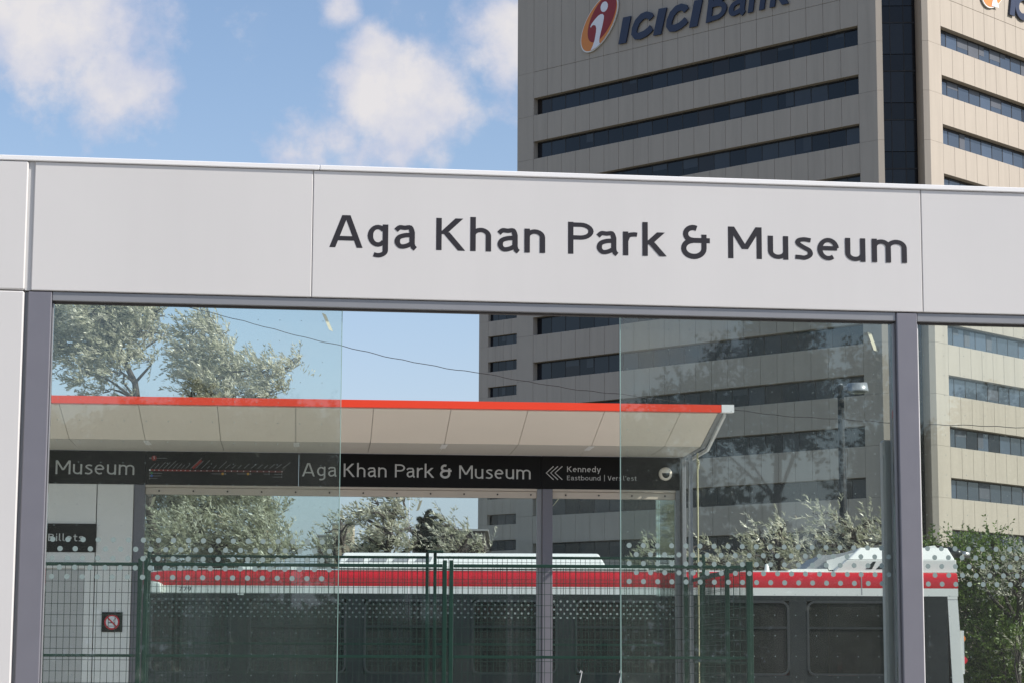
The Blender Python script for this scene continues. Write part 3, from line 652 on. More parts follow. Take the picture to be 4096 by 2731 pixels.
# two pale bent stalks rising at the bottom of the view
for px in (2318, 2476):
    b0 = at(px-12, 2790, 16.9); t0 = at(px+8, 2695, 16.9)
    mb = MB().tube([(b0.x, b0.y, PG), tuple(b0.lerp(t0,.4)), tuple(t0)], [.004,.0035,.003], 6); mb.tube([tuple(t0), (t0.x+.004,t0.y,t0.z+.02), (t0.x-.006,t0.y,t0.z+.03), (t0.x-.012,t0.y,t0.z+.012)], .003, 5)
    tag(mb.build('plant_stalk', M['flashing']), 'thin pale stalk poking up before the fence, ' + ('nearer the slim post' if px < 2400 else 'nearer the right glass pane'), 'stalk')

# ================================================================== city bus
def bevelled(mb, w, seg=2):
    me = mb.mesh('b'); bm = bmesh.new(); bm.from_mesh(me); bmesh.ops.remove_doubles(bm, verts=bm.verts, dist=1e-5)
    bmesh.ops.bevel(bm, geom=bm.edges[:], offset=w, segments=seg, affect='EDGES', profile=.6, clamp_overlap=True)
    bmesh.ops.recalc_face_normals(bm, faces=bm.faces); bm.to_mesh(me); bm.free(); return me
F3 = Frame(0, 33, R_(.4)); BW = 2.55
bus = empty('city_bus', (0, 33, 0), R_(.4)); tag(bus, 'red and white city bus with roof fairings passing behind the fence', 'bus')
m3 = lambda px, py, dy=0: F3.m(px, py, dy)
XF, XR = -5.45, 6.57
st = [(-5.45,.075,.10), (-5.36,.045,.05), (-5.1,.018,.0), (-4.7,.004,0), (-4.2,0,0), (0,0,0), (XR,0,0)]
def loft(prof, name, m, mirror=False):
    mb = MB(); n = len(prof)
    for x, drop, inn in st:
        for y, z in prof:
            yy = y+inn; mb.v.append((x, BW-yy if mirror else yy, z-(drop if z > 2.7 else 0)))
    for i in range(len(st)-1):
        for k in range(n-1): mb.f.append((i*n+k, i*n+k+1, (i+1)*n+k+1, (i+1)*n+k))
    mb.fix = True; return obj(name, mb.mesh(name), m, bus, True)
for mir in (False, True):
    loft([(0,2.662),(0,2.74),(.006,2.79),(.025,2.84),(.06,2.877),(.10,2.895)], 'red_side_band', M['bus_red'], mir)
    loft([(0,2.546),(0,2.6605)], 'white_side_band', M['bus_white'], mir)
rf = MB(); rp = [(.10,2.8965),(.35,2.925),(BW/2,2.945),(BW-.35,2.925),(BW-.10,2.8965)]
for x, drop, inn in st: rf.v += [(x, min(max(y,.1+inn),BW-.1-inn), z-drop) for y, z in rp]
for i in range(len(st)-1):
    for q in range(4): rf.f.append((i*5+q, i*5+q+1, i*5+q+6, i*5+q+5))
rf.fix = True; obj('roof', rf.mesh('roof'), M['bus_white'], bus, True)
MB().box(XF+.02, XF+.06, .12, BW-.12, 2.50, 2.83).build('destination_sign', M['bus_black'], bus)
MB().box(XF+.0, XF+.05, .1, BW-.1, .35, 1.15).build('front_bumper', M['bus_white'], bus)
MB().box(XF+.01, XF+.025, .12, BW-.12, 1.16, 2.49).build('windscreen', M['bus_glass'], bus)
for yy in (.02, BW-.09): MB().box(XF+.02, XF+.12, yy, yy+.07, 1.15, 2.545).build('windscreen_pillar', M['bus_black'], bus)
# window band on both sides
ends = [923, 1384, 1815, 2229, 2690, 3157, 3610]; lefts = [600]+[e+72 for e in ends[:-1]]
zt, zb = m3(3400, 2403)[1], m3(3400, 2700)[1]; zd = m3(3400, 2510)[1]
wins = [(m3(a, 2500)[0], m3(b, 2500)[0]) for a, b in zip(lefts, ends)]
xpan = m3(3791, 2450)[0]
for side in (0, 1):
    y0, y1 = (.004, .05) if side == 0 else (BW-.05, BW-.004)
    b = MB(); b.box(XF+.13, xpan, y0, y1, zt+.002, 2.5455); b.box(XF+.13, xpan, y0, y1, .95, zb-.002)
    prev = XF+.13
    for a, c in wins+[(xpan, 0)]: b.box(prev, a-.002, y0, y1, zb-.001, zt+.001); prev = c+.002
    b.build('window_surround', M['bus_black'], bus)
    MB().box(XF+.13, XR, y0, y1, .33, .949).build('lower_side_panel', M['bus_white'], bus)
    for i, (a, c) in enumerate(wins):
        yf = (-.004, .03) if side == 0 else (BW-.03, BW+.004)
        f = MB().ring(rrect(a, c, zb, zt, .11), rrect(a+.028, c-.028, zb+.028, zt-.028, .085), *yf).build('window_frame', M['frame_black'], bus)
        if i: MB().box(a+.02, c-.02, yf[0]+.002, yf[1]-.002, zd-.016, zd+.016).build('divider_bar', M['bus_black'], f)
        yg = (.016,.020) if side == 0 else (BW-.020,BW-.016)
        MB().prism(rrect(a+.02, c-.02, zb+.02, zt-.02, .085), *yg).build('window_pane', M['bus_glass'], f)
# rear corner
MB().prism([(xpan+.002,2.5455),(m3(3829,2355)[0],2.5455),(m3(3856,2731)[0],1.25),(m3(3858,2731)[0],.35),(xpan+.10,.35),(m3(3811,2731)[0],1.25)], .002, BW-.002).build('rear_body', M['bus_white'], bus)
MB().box(m3(3706,2400)[0], xpan-.001, .001, .003, 1.0, 2.5454).build('rear_grille_panel', M['bus_black'], bus)
MB().box(xpan+.004, m3(3829,2355)[0], -.001, .001, 2.498, 2.504).build('seam', M['bus_grey'], bus)
for py0, py1, px, c in ((2529,2575,3853,'amber'), (2617,2660,3861,'tail_red')):
    x, z0 = m3(px, py1); _, z1 = m3(px, py0); mb = MB()
    pts = [(x-.03, z0)]+[(x-.03+.075*math.sin(math.pi*q/8), z0+(z1-z0)*q/8) for q in range(1,8)]+[(x-.03, z1)]
    for yy in (.03, BW-.13): mb.prism(pts, yy, yy+.10)
    mb.build('tail_lamp', M[c], bus)
x, zq = m3(3845, 2520); MB().box(x-.01, x+.04, .01, .03, 1.42, zq).build('corner_guard', M['bus_white'], bus)
# roof equipment
def prof3(pts, y0, y1, name, m, bev=.03, seg=3):
    mb = MB().prism([m3(px, py, y0) for px, py in pts], y0, y1); return obj(name, bevelled(mb, bev, seg), m, bus, False)
def frustum(x0, x1, z0, X0, X1, z1, y0, y1, Y0, Y1, name, m, bev=.02, par=None):
    mb = MB().add([(x0,y0,z0),(x1,y0,z0),(x1,y1,z0),(x0,y1,z0),(X0,Y0,z1),(X1,Y0,z1),(X1,Y1,z1),(X0,Y1,z1)], [(0,3,2,1),(4,5,6,7),(0,1,5,4),(1,2,6,5),(2,3,7,6),(3,0,4,7)])
    return obj(name, bevelled(mb, bev, 3), m, par or bus, False)
zf0, zf1 = m3(1900, 2268, .3)[1], m3(1900, 2211, .5)[1]
fa = frustum(m3(1345,2250,.3)[0], m3(2428,2250,.3)[0], zf0, m3(1372,2250,.3)[0], m3(2395,2250,.3)[0], zf1, .22, 2.33, .42, 2.13, 'roof_fairing', M['bus_white'], .035)
for a, b in ((1380,1462),(1473,1554),(1565,1642),(1656,1731)):
    yv = lambda z: .22+.20*(z-zf0)/(zf1-zf0)-.006
    q = []
    for px, py in ((a,2246),(b-10,2246),(b,2223),(a+20,2223)):
        x, z = m3(px, py, .3); q.append((x, yv(z), z))
    MB().add(q+[(p[0], p[1]+.02, p[2]) for p in q], [(0,1,2,3),(7,6,5,4),(0,4,5,1),(1,5,6,2),(2,6,7,3),(3,7,4,0)]).build('vent_panel', M['bus_grey'], fa)
MB().box(m3(1350,2262)[0], m3(2600,2262)[0], .20, 2.35, 2.93, 2.965).build('fairing_base', M['bus_white'], bus)
zr0, zr1, zr2 = m3(3600,2290,.16)[1], m3(3600,2238,.16)[1], m3(3600,2187,.3)[1]
rb = obj('rear_fairing', bevelled(MB().prism([m3(3330,2289,.16), m3(3386,2238,.16), m3(3822,2238,.16), m3(3827,2288,.16)], .12, 2.43), .012, 2), M['bus_white'], bus)
frustum(m3(3388,2238,.16)[0], m3(3820,2238,.16)[0], zr1+.002, m3(3444,2190,.3)[0], m3(3796,2190,.3)[0], zr2, .13, 2.42, .40, 2.15, 'rear_fairing_top', M['bus_white'], .03)
for q in range(4):
    x = 3462+42*q; MB().prism([m3(x,2274,.12), m3(x+26,2274,.12), m3(x+42,2244,.12), m3(x+30,2244,.12)], .116, .15).build('air_slot', M['bus_black'], rb)
MB().prism([m3(3220,2276,.45), m3(3290,2218,.45), m3(3330,2216,.45), m3(3425,2200,.45), m3(3345,2280,.45)], .45, 2.1).build('air_scoop', M['bus_grey'], bus)
MB().prism([m3(3305,2240,.40), m3(3425,2205,.40), m3(3345,2278,.40), m3(3315,2278,.40)], .38, .44).build('scoop_cheek', M['bus_white'], bus)
prof3([(3130,2290),(3165,2274),(3310,2273),(3318,2290)], .30, 1.6, 'roof_hatch', M['bus_white'], .008, 2)
prof3([(950,2275),(960,2264),(1010,2264),(1015,2275)], .40, 1.2, 'roof_hatch', M['bus_white'], .008, 2)
prof3([(1150,2276),(1165,2262),(1195,2262),(1200,2276)], .40, 1.2, 'roof_hatch', M['bus_white'], .008, 2)
x, z = m3(3068, 2286, .5); _, z1 = m3(3068, 2253, .5)
MB().tube([(x,.5,z-.05),(x,.5,z),(x,.5,z1-.01),(x,.5,z1)], [.05,.042,.026,.012], 12).build('antenna_cone', M['bus_white'], bus, True)
xa, za = m3(3790, 2206, .7); xb_, _ = m3(3830, 2212, .7); xc_, zc_ = m3(3878, 2218, .7)
MB().tube([(xa,.7,za),(xb_,.7,za-.02),(xb_+.06,.7,za-.03)], [.08,.07,.055], 12).build('exhaust_elbow', M['bus_black'], bus, True)
MB().tube([(xb_+.03,.7,za-.03),(xc_,.7,zc_)], .05, 12).build('exhaust_pipe', M['chrome'], bus, True)
prof3([(3705,2190),(3712,2183),(3738,2180),(3750,2190)], .5, 1.5, 'roof_vent', M['bus_white'], .006, 2)
# mirror pod, fleet number, tab
prof3([(577,2371),(585,2333),(597,2320),(622,2322),(643,2330),(646,2372)], -.22, .02, 'mirror_housing', M['bus_white'], .03, 3)
x, z = m3(716, 2362); x1_, _ = m3(764, 2362); fontword('779', x, x1_, z, .062, -.0015, 'fleet_number', M['ink'], bus)
x, z = m3(950, 2377); MB().box(x, x+.09, -.003, .0, z, z+.05).build('side_marker', M['bus_white'], bus)
x, _ = m3(3446, 2300); MB().box(x-.007, x+.007, -.0015, 0, 2.56, 2.86).build('seam', M['bus_grey'], bus)
# inside
MB().box(XF+.3, XR-.3, .06, BW-.06, .80, .86).build('floor_deck', M['rubber'], bus)
MB().box(XF+.3, XR-.3, .06, BW-.06, 2.50, 2.53).build('ceiling', M['bus_inside'], bus)
for k in range(9):
    x = -3.0+k*1.0
    for yy in (.15, 1.55):
        c = obj('seat', bevelled(MB().box(x, x+.10, yy, yy+.85, 1.25, 1.72).box(x-.42, x-.002, yy, yy+.85, 1.20, 1.29), .02, 2), M['seat_red'], bus)
for k in range(6): MB().tube([(-3.2+k*1.6,.95,.86),(-3.2+k*1.6,.95,2.5)], .017, 8).build('grab_pole', M['safety_yellow'], bus)
xa, za = m3(955, 2655, .5); xb_, zb_ = m3(1000, 2600, .5); MB().prism([(xa,za),(xa+.10,za),(xb_+.05,zb_+.0),(xb_+.03,zb_+.10),(xb_-.10,zb_+.10),(xb_-.02,zb_)], .5, .53).build('yellow_bracket', M['safety_yellow'], bus)
MB().prism([m3(820,2731,.3), m3(845,2731,.3), m3(862,2530,.3), m3(835,2530,.3)], .3, .36).build('cab_pillar', M['bus_grey'], bus)
for x in (-3.1, 3.9):
    for yy in (.0, BW-.28):
        wv = MB().tube([(x,yy+.002,.48),(x,yy+.28,.48)], .48, 24).build('wheel', M['rubber'], bus)
        MB().tube([(x,yy-.004,.48),(x,yy+.03,.48)], .27, 16).build('rim', M['bus_grey'], wv)
# driver, seated and facing the nose of the bus
def skin_body(name, verts, edges, radii, m, parent, sub=2):
    me = bpy.data.meshes.new(name); me.from_pydata(verts, edges, []); o = bpy.data.objects.new(name, me); COL.objects.link(o)
    sm = o.modifiers.new('s', 'SKIN'); o.modifiers.new('u', 'SUBSURF').levels = sub
    for i, r in enumerate(radii): me.skin_vertices[0].data[i].radius = (r[0], r[1]) if isinstance(r, tuple) else (r, r)
    me.skin_vertices[0].data[0].use_root = True
    bpy.context.view_layer.update(); dg = bpy.context.evaluated_depsgraph_get()
    nm = bpy.data.meshes.new_from_object(o.evaluated_get(dg)); bpy.data.objects.remove(o); return obj(name, nm, m, parent, True)
dx, dz = m3(930, 2560, .95)
dr = empty('person', F3.w(dx, .95, dz-.72), R_(.4)); tag(dr, 'person in dark clothing seated at the front of the bus', 'person')
V = [(0,0,0),(0,0,.22),(-.01,0,.42),(-.01,0,.52),(-.03,0,.60),(-.04,0,.70),(-.03,0,.79), (-.02,.19,.45),(-.18,.24,.24),(-.40,.16,.28),(-.48,.14,.29), (-.02,-.19,.45),(-.18,-.24,.24),(-.40,-.16,.28),(-.48,-.14,.29), (-.42,.11,.02),(-.46,.12,-.40),(-.60,.12,-.44),(-.42,-.11,.02),(-.46,-.12,-.40),(-.60,-.12,-.44)]
Ed = [(0,1),(1,2),(2,3),(3,4),(4,5),(5,6),(2,7),(7,8),(8,9),(9,10),(2,11),(11,12),(12,13),(13,14),(0,15),(15,16),(16,17),(0,18),(18,19),(19,20)]
Ra = [.15,.14,.15,.06,.07,.095,.07, .07,.05,.04,.035, .07,.05,.04,.035, .085,.06,.05,.085,.06,.05]
skin_body('body', V, Ed, Ra, M['shirt'], dr)
skin_body('head', [(-.03,0,.55),(-.035,0,.62),(-.04,0,.71),(-.035,0,.78),(-.125,0,.675)], [(0,1),(1,2),(2,3),(2,4)], [.055,.075,.1,.07,.018], M['skin'], dr)
skin_body('hair', [(.02,0,.70),(.0,0,.78),(-.06,0,.82)], [(0,1),(1,2)], [.09,.095,.07], M['hair'], dr)
for s in (-1, 1):
    hb = [(-.47,s*.14,.29),(-.53,s*.135,.30)]; hv = hb[:]; he = [(0,1)]; hr = [.032,.036]
    for q in range(4):
        a = len(hv); yy = s*(.11+.018*q); hv += [(-.575,yy,.315),(-.60,yy,.29),(-.585,yy,.265)]; he += [(1,a),(a,a+1),(a+1,a+2)]; hr += [.010,.009,.008]
    a = len(hv); hv += [(-.54,s*.095,.325),(-.575,s*.085,.31)]; he += [(1,a),(a,a+1)]; hr += [.011,.009]
    skin_body('hand', hv, he, hr, M['skin'], dr, 1)

# ================================================================== office tower
TA = math.pi/2-.7505
def tower(name, ox, oy, zt0, nrows, left_cols, right_cols, label, ztop, ncol=21, corner=True, joined_rows=(), a0=4.92, r0_=4.63, right_single=9):
    e = empty(name, (ox, oy, 0), TA); tag(e, label, 'office tower')
    HF, WH, MOD, REC = 4.085, 1.62, 1.70, .60
    pm = {}; G = .014
    def panel_mesh(key, w, h, d, ax):
        if key not in pm:
            mb = MB()
            if ax == 'L': mb.cbox(0, d, G, w-G, G*.6, h-G*.6, .012)
            else: mb.cbox(G, w-G, 0, d, G*.6, h-G*.6, .012)
            me = mb.mesh('panel'); me.materials.append(M['concrete']); pm[key] = me
        return pm[key]
    gm = {}
    def pane_mesh(ax, mi):
        if (ax, mi) not in gm:
            mb = MB()
            if ax == 'L': mb.box(REC, REC+.03, .045, MOD-.045, .07, WH-.10)
            else: mb.box(.045, MOD-.045, REC, REC+.03, .07, WH-.10)
            me = mb.mesh('pane'); me.materials.append(M['tower_glass_%d' % mi]); gm[(ax,mi)] = me
        return gm[(ax,mi)]
    def place(n, me, ax, u, z): return obj(n, me, None, e, False, (0, u, z) if ax == 'L' else (u, 0, z))
    rows = [zt0-HF*i for i in range(nrows)]
    jp = MB(); jg = MB()
    for ax, cols, start in (('L', left_cols, a0), ('R', right_cols, r0_)):
        for i, zt_ in enumerate(rows):
            zb_ = zt_-WH; zn = zt_-HF
            fr = MB(); um = start+MOD*min(cols) if cols else 0
            for c in cols:
                u = start+MOD*c
                single = i not in joined_rows and not (ax == 'R' and c >= right_single)
                if single:
                    place('wall_panel', panel_mesh(('s',ax), MOD, zb_-zn, REC-.02, ax), ax, u, zn)
                    rr = random.random()
                    mi = (0 if rr < .38 else 1 if rr < .70 else 2 if rr < .92 else 3) if ax == 'L' else (4 if rr < .62 else 5 if rr < .9 else 1)
                    wp_ = place('window_pane', pane_mesh(ax, mi), ax, u, zb_)
                    if random.random() < (.16 if ax == 'L' else .28):
                        hb_ = random.choice((.35,.5,.8,1.2)); wb_ = random.choice((1.0,1.0,.5)); bl_ = MB()
                        if ax == 'L': bl_.box(REC-.012, REC-.002, .06, .06+(MOD-.12)*wb_, WH-.12-hb_, WH-.12)
                        else: bl_.box(.06, .06+(MOD-.12)*wb_, REC-.012, REC-.002, WH-.12-hb_, WH-.12)
                        bl_.build('blind', M['blind' if ax == 'R' else 'tower_glass_2'], wp_)
                else:
                    if ax == 'L': jp.box(0, REC-.02, u+G, u+MOD-G, zn+.008, zb_-.008); jg.box(REC, REC+.03, u+.045, u+MOD-.045, zb_+.07, zt_-.10)
                    else: jp.box(u+G, u+MOD-G, 0, REC-.02, zn+.008, zb_-.008); jg.box(u+.045, u+MOD-.045, REC, REC+.03, zb_+.07, zt_-.10)
                for uu in ((u,) if c != max(cols) else (u, u+MOD)):
                    if ax == 'L': fr.box(REC-.02, REC+.05, uu-.035, uu+.035, zb_, zt_)
                    else: fr.box(uu-.035, uu+.035, REC-.02, REC+.05, zb_, zt_)
            if cols:
                u1 = start+MOD*(max(cols)+1)
                for za_, zc_ in ((zb_, zb_+.06), (zt_-.09, zt_)):
                    if ax == 'L': fr.box(REC-.019, REC+.049, um, u1, za_+.001, zc_-.001)
                    else: fr.box(um, u1, REC-.019, REC+.049, za_+.001, zc_-.001)
                fr.build('window_frame', M['mullion'], e)
        # row above the top windows, then tall parapet panels
        for c in cols:
            u = start+MOD*c
            place('wall_panel', panel_mesh(('t',ax), MOD, 2.49, REC-.02, ax), ax, u, zt0)
            place('parapet_panel', panel_mesh(('p',ax), MOD, ztop-zt0-2.50, REC-.02, ax), ax, u, zt0+2.50)
    if jp.v:
        tag(jp.build('wall_panel_rest', M['concrete'], e), kind='stuff'); tag(jg.build('window_pane_rest', M['tower_glass_0'], e), kind='stuff')
    # end piers in storey-high pieces
    joints = [0.0]+[z-WH for z in rows[::-1]]+[zt0+2.50, ztop]
    end = a0+MOD*ncol
    def pier(poly, za_, zc_): MB().prism(poly, za_+.008, zc_-.008, 'z').build('pier_panel', M['concrete'], e)
    for za_, zc_ in zip(joints[:-1], joints[1:]):
        pier([(0,end+.012),(0,end+2.03),(.7,end+2.03),(.7,end+.012)], za_, zc_)
        if corner:
            pier([(0,a0-.012),(0,3.16),(.341,2.794),(2.46,4.77),(2.46,a0-.012)], za_, zc_)
            pier([(r0_-.012,0),(2.75,0),(2.409,.366),(4.53,2.35),(r0_-.012,2.35)], za_, zc_)
    core = MB(); core.prism([(REC-.015,a0-.4),(REC-.015,end+1.9),(end+1.9,end+1.9),(end+1.9,REC-.015),(r0_-.3,REC-.015),(r0_-.3,2.5),(2.6,a0-.4)], .0, rows[0]-HF*nrows if False else 1.0, 'z')
    cb = MB(); cb.prism([(REC+.06,a0-.2),(REC+.06,end+1.95),(end+1.95,end+1.95),(end+1.95,REC+.06),(r0_-.1,REC+.06),(r0_+.1,2.55),(2.75,a0+.1)], 0, ztop-.3, 'z'); cb.build('core_wall', M['concrete_joint'], e)
    bk = MB()
    for i in range(-1, nrows):
        z0_, z1_ = (rows[i]-HF, rows[i]-WH) if i >= 0 else (zt0, ztop)
        if left_cols: bk.box(REC-.08, REC+.055, a0+MOD*min(left_cols), end, z0_+.05, z1_-.05)
        if right_cols: bk.box(r0_, r0_+MOD*(max(right_cols)+1), REC-.08, REC+.055, z0_+.05, z1_-.05)
    bk.build('joint_backing', M['concrete_joint'], e)
    return e
tw = tower('office_tower', 31.62, 173.25, 52.75, 12, list(range(21)), list(range(14)), 'tall beige concrete bank tower with ribbon windows and signs near its top', 63.5, joined_rows=(4, 11))
# recessed glazed corner
A3 = Vector((2.46,4.77)); A4 = Vector((4.53,2.35)); vv = (A4-A3).normalized(); nn = Vector((vv.y,-vv.x)); nn = -nn if nn.dot(Vector((1,1))) > 0 else nn
Ls = (A4-A3).length; ztall = at(3590, 94.7, 178.4).z; htall = ztall-at(3590, 219, 178.4).z
def slot(s0, s1, z0, z1, off0, off1, name, m):
    p = [A3+vv*s0+nn*off0, A3+vv*s1+nn*off0, A3+vv*s1+nn*off1, A3+vv*s0+nn*off1]; return MB().prism([tuple(q) for q in p], z0, z1, 'z').build(name, m, tw)
cuts = [0, 1.12, 2.22, Ls]
for i in range(-2, 12):
    zt_ = ztall-4.085*i
    for s0, s1 in zip(cuts[:-1], cuts[1:]):
        slot(s0+.04, s1-.04, zt_-htall, zt_-.05, 0, -.03, 'corner_pane', M['tower_glass_1' if s1 < 2.5 else 'tower_glass_0'])
        slot(s0+.04, s1-.04, zt_-4.085+.05, zt_-htall-.06, 0, -.03, 'corner_spandrel', M['tower_glass_0'])
    slot(0, Ls, zt_-.049, zt_+.049, .05, -.06, 'corner_transom', M['mullion'])
for s in cuts[1:3]: slot(s-.035, s+.035, .5, 62, .04, -.07, 'corner_mullion', M['mullion'])
# letters and emblem on the shaded face (drawn with x to the right along the wall, y into it)
FL = Frame(31.62, 173.25, math.pi-.7505); FR = Frame(31.62, 173.25, TA)
def onL(px, py): y, z = FL.m(2280+px/2.557, py/2.557); return (-y, z)
def signL(o): o.rotation_euler = (0, 0, -math.pi/2); return o
D0, D1 = -.22, -.08
def emblem(cpt, rpt, bz_, fn):
    (cx, cz), (rx, rz) = cpt, rpt; ax_, az_ = rx-cx, rz-cz; q = cz-bz_; kk = math.sqrt(max(q*q-az_*az_, .1))
    E_ = lambda s, t: (cx+s*ax_*math.cos(t), cz+s*(az_*math.cos(t)+kk*math.sin(t)))
    T = [2*math.pi*i/48 for i in range(48)]
    fn(MB().prism([E_(1.045,t) for t in T], D0+.02, D1).build('emblem_rim', M['logo_rim'], tw))
    fn(MB().prism([E_(1.0,t) for t in T], D0, D0+.03).build('emblem_disc', M['logo_orange'], tw))
    inner = [(cx+.80*ax_*math.cos(t)+.17*ax_, cz+.86*(az_*math.cos(t)+kk*math.sin(t))+.12*kk+.1*az_) for t in T]
    # keep the maroon oval inside the disc
    def clampin(p):
        c_ = (p[0]-cx)/ax_; s_ = ((p[1]-cz)-az_*c_)/kk; L_ = math.hypot(c_, s_); return p if L_ < .985 else (cx+.985/L_*c_*ax_, cz+.985/L_*(az_*c_+kk*s_))
    fn(MB().prism([clampin(p) for p in inner], D0-.015, D0+.01).build('emblem_oval', M['logo_maroon'], tw))
    return E_
rp_ = onL(497, 55); lp_ = onL(131, 430); cp_ = ((rp_[0]+lp_[0])/2, (rp_[1]+lp_[1])/2)
emblem(cp_, rp_, onL(215, 530)[1], signL)
man = [(262,520),(285,445),(300,360),(310,290),(300,268),(275,262),(250,272),(232,290),(228,283),(240,250),(280,200),(320,160),(345,152),(362,165),(364,190),(345,275),(330,340),(322,400),(325,450),(300,475),(262,508),(228,528),(240,515)]
man = [(228,527),(250,480),(270,420),(284,340),(287,300),(280,272),(262,264),(244,272),(232,292),(226,284),(236,258),(268,214),(305,172),(330,155),(352,153),(365,170),(364,196),(350,270),(335,330),(322,385),(317,425),(318,445),(328,455),(290,492)]
signL(MB().prism([onL(*p) for p in man], D0-.03, D0-.012).build('emblem_figure', M['logo_white'], tw))
signL(MB().prism([onL(368+36*math.cos(t)+9*math.sin(t), 78-54*math.sin(t)) for t in [2*math.pi*i/20 for i in range(20)]], D0-.03, D0-.012).build('emblem_head', M['logo_white'], tw))
def chletter(mb): return signL(mb.build('sign_letter', M['logo_navy'], tw))
for q in ([(510,460),(585,446),(637,172),(558,188)], [(865,374),(943,359),(1003,85),(922,99)], [(1232,292),(1313,276),(1370,0),(1287,14)]):
    chletter(MB().prism([onL(*p) for p in q], D0, D1))
cpath = [(846,196),(832,170),(795,160),(750,178),(703,230),(674,300),(668,350),(688,378),(728,376),(780,352),(822,318),(846,290)]
for ddx, ddy in ((0,0),(356,-80)):
    mb = MB(); stroke(mb, [onL(x+ddx, y+ddy) for x, y in cpath], .62, D0, D1); chletter(mb)
zl = onL(1400, 245)[1]
for ch, a, b, ww in (('B',1398,1600,.19), ('a',1628,1795,.19), ('n',1828,2005,.19), ('k',2052,2235,.19)):
    xa_ = onL(a, 245-.235*(a-1400))[0]; xb_ = onL(b, 245-.235*(b-1400))[0]
    signL(word(ch, xa_, zl, xb_, zl, 2.75, D0, 'sign_letter', M['logo_navy'], tw, w=ww, depth=.14, shear=.17))
# the same sign begins on the sunlit face
def onR(px, py): return FR.m(3400+px/3.379, py/3.379)
ident = lambda o: o
rr_, ll_ = onR(2075, -60), onR(1752, -20)
rp2 = (ll_[0]+4.3, cp_[1]+rp_[1]-cp_[1]); emblem((ll_[0]+2.2, cp_[1]+.1), (ll_[0]+4.4, cp_[1]+(rp_[1]-cp_[1])), onR(1900, 118)[1], ident)
x0_, z0_ = onR(1890, 110); MB().prism([(x0_-.1,z0_+.1),(x0_+1.1,z0_+.2),(x0_+.75,z0_+.7),(x0_+.9,z0_+2.2),(x0_+.2,z0_+2.2),(x0_+.25,z0_+1.0)], D0-.03, D0-.012).build('emblem_figure', M['logo_white'], tw)
xi, zi = onR(2130, 205)
sh0 = .22
def itf(x, z): return (x+sh0*(z-zi), z)
MB().prism([itf(xi,zi),itf(xi+.78,zi),itf(xi+.78,zi+2.3),itf(xi,zi+2.3)], D0, D1).build('sign_letter', M['logo_navy'], tw)
mb = MB(); stroke(mb, [itf(xi+2.05+1.0*math.cos(R_(a)), zi+1.15+.9*math.sin(R_(a))) for a in range(40, 325, 15)], .6, D0, D1); mb.build('sign_letter', M['logo_navy'], tw)
MB().prism([itf(xi+3.6,zi),itf(xi+4.38,zi),itf(xi+4.38,zi+2.3),itf(xi+3.6,zi+2.3)], D0, D1).build('sign_letter', M['logo_navy'], tw)

# the twin block beyond it
pw = at(1916, 1400, 358)
e1 = Vector((math.cos(math.pi-.7505), math.sin(math.pi-.7505)))
o2 = Vector((pw.x, pw.y))-e1*42.65
zrow = at(1960, 1342, 355).z
tower('office_tower', o2.x, o2.y, zrow+4.085*2, 16, list(range(15, 21)), [], 'second beige tower glimpsed behind the left edge of the bank tower', zrow+4.085*2+5, joined_rows=())

# ================================================================== far buildings
def block(name, px0, px1, py, depth, dy, m, label, wins=()):
    a = at(px0, py, depth); b = at(px1, py, depth); e = empty(name, ((a.x+b.x)/2, depth, 0)); tag(e, label, 'building'); w = (b.x-a.x)/2
    MB().box(-w, w, 0, dy, 0, a.z).build('wall', m, e); MB().box(-w-.2, w+.2, -.2, dy+.2, a.z+.002, a.z+a.z*.012).build('roof_slab', M['far_grey'], e)
    for (u0, u1, v0, v1) in wins: MB().box(-w+2*w*u0, -w+2*w*u1, -.05, .1, a.z*v0, a.z*v1).build('window', M['mullion'], e)
    return e
block('apartment_building', 1329, 1411, 2096, 900, 12, M['far_beige'], 'distant beige high-rise between the trees', [(.36,.46,.945,.97),(.52,.55,.80,.97),(.2,.3,.85,.88),(.7,.8,.85,.88),(.2,.3,.75,.78),(.7,.8,.75,.78)])
block('apartment_building', 1270, 1330, 2142, 880, 12, M['far_grey'], 'lower grey block left of the distant high-rise', [(.1,.9,.90,.93),(.1,.9,.82,.85)])
lb = block('low_building', 1650, 1940, 2121, 130, 14, M['far_roof'], 'dark flat roofed building behind the pine trees', [(.1,.4,.4,.6),(.55,.9,.4,.6)])

# ================================================================== street lamp
p = at(3362, 1537, 60); zl_ = p.z
lp = empty('street_lamp', (p.x, 60, 0)); tag(lp, 'dark street lamp pole with a drum head before the tower', 'street lamp')
MB().tube([(0,0,0),(.02,0,zl_*.5),(0,0,zl_)], [.15,.112,.083], 14).build('pole', M['pole_dark'], lp, True)
MB().tube([(0,0,zl_-.01),(0,0,zl_+.02)], [.062,.05], 14).build('pole_cap', M['lamp_grey'], lp)
hx = (3428-3362)/FPX*60
MB().cbox(.05, hx-.22, -.04, .04, zl_-.16, zl_-.03, .008).build('arm', M['lamp_grey'], lp)
MB().tube([(hx,0,zl_+.03),(hx,0,zl_+.02),(hx+.02,0,zl_-.15),(hx+.02,0,zl_-.16),(hx+.02,0,zl_-.20)], [.25,.275,.285,.29,.285], 24).build('lamp_head', M['lamp_grey'], lp, True)
MB().tube([(hx+.02,0,zl_-.20),(hx+.02,0,zl_-.225),(hx+.02,0,zl_-.25)], [.22,.19,.10], 20).build('lens', M['shelter_glass'], lp, True)
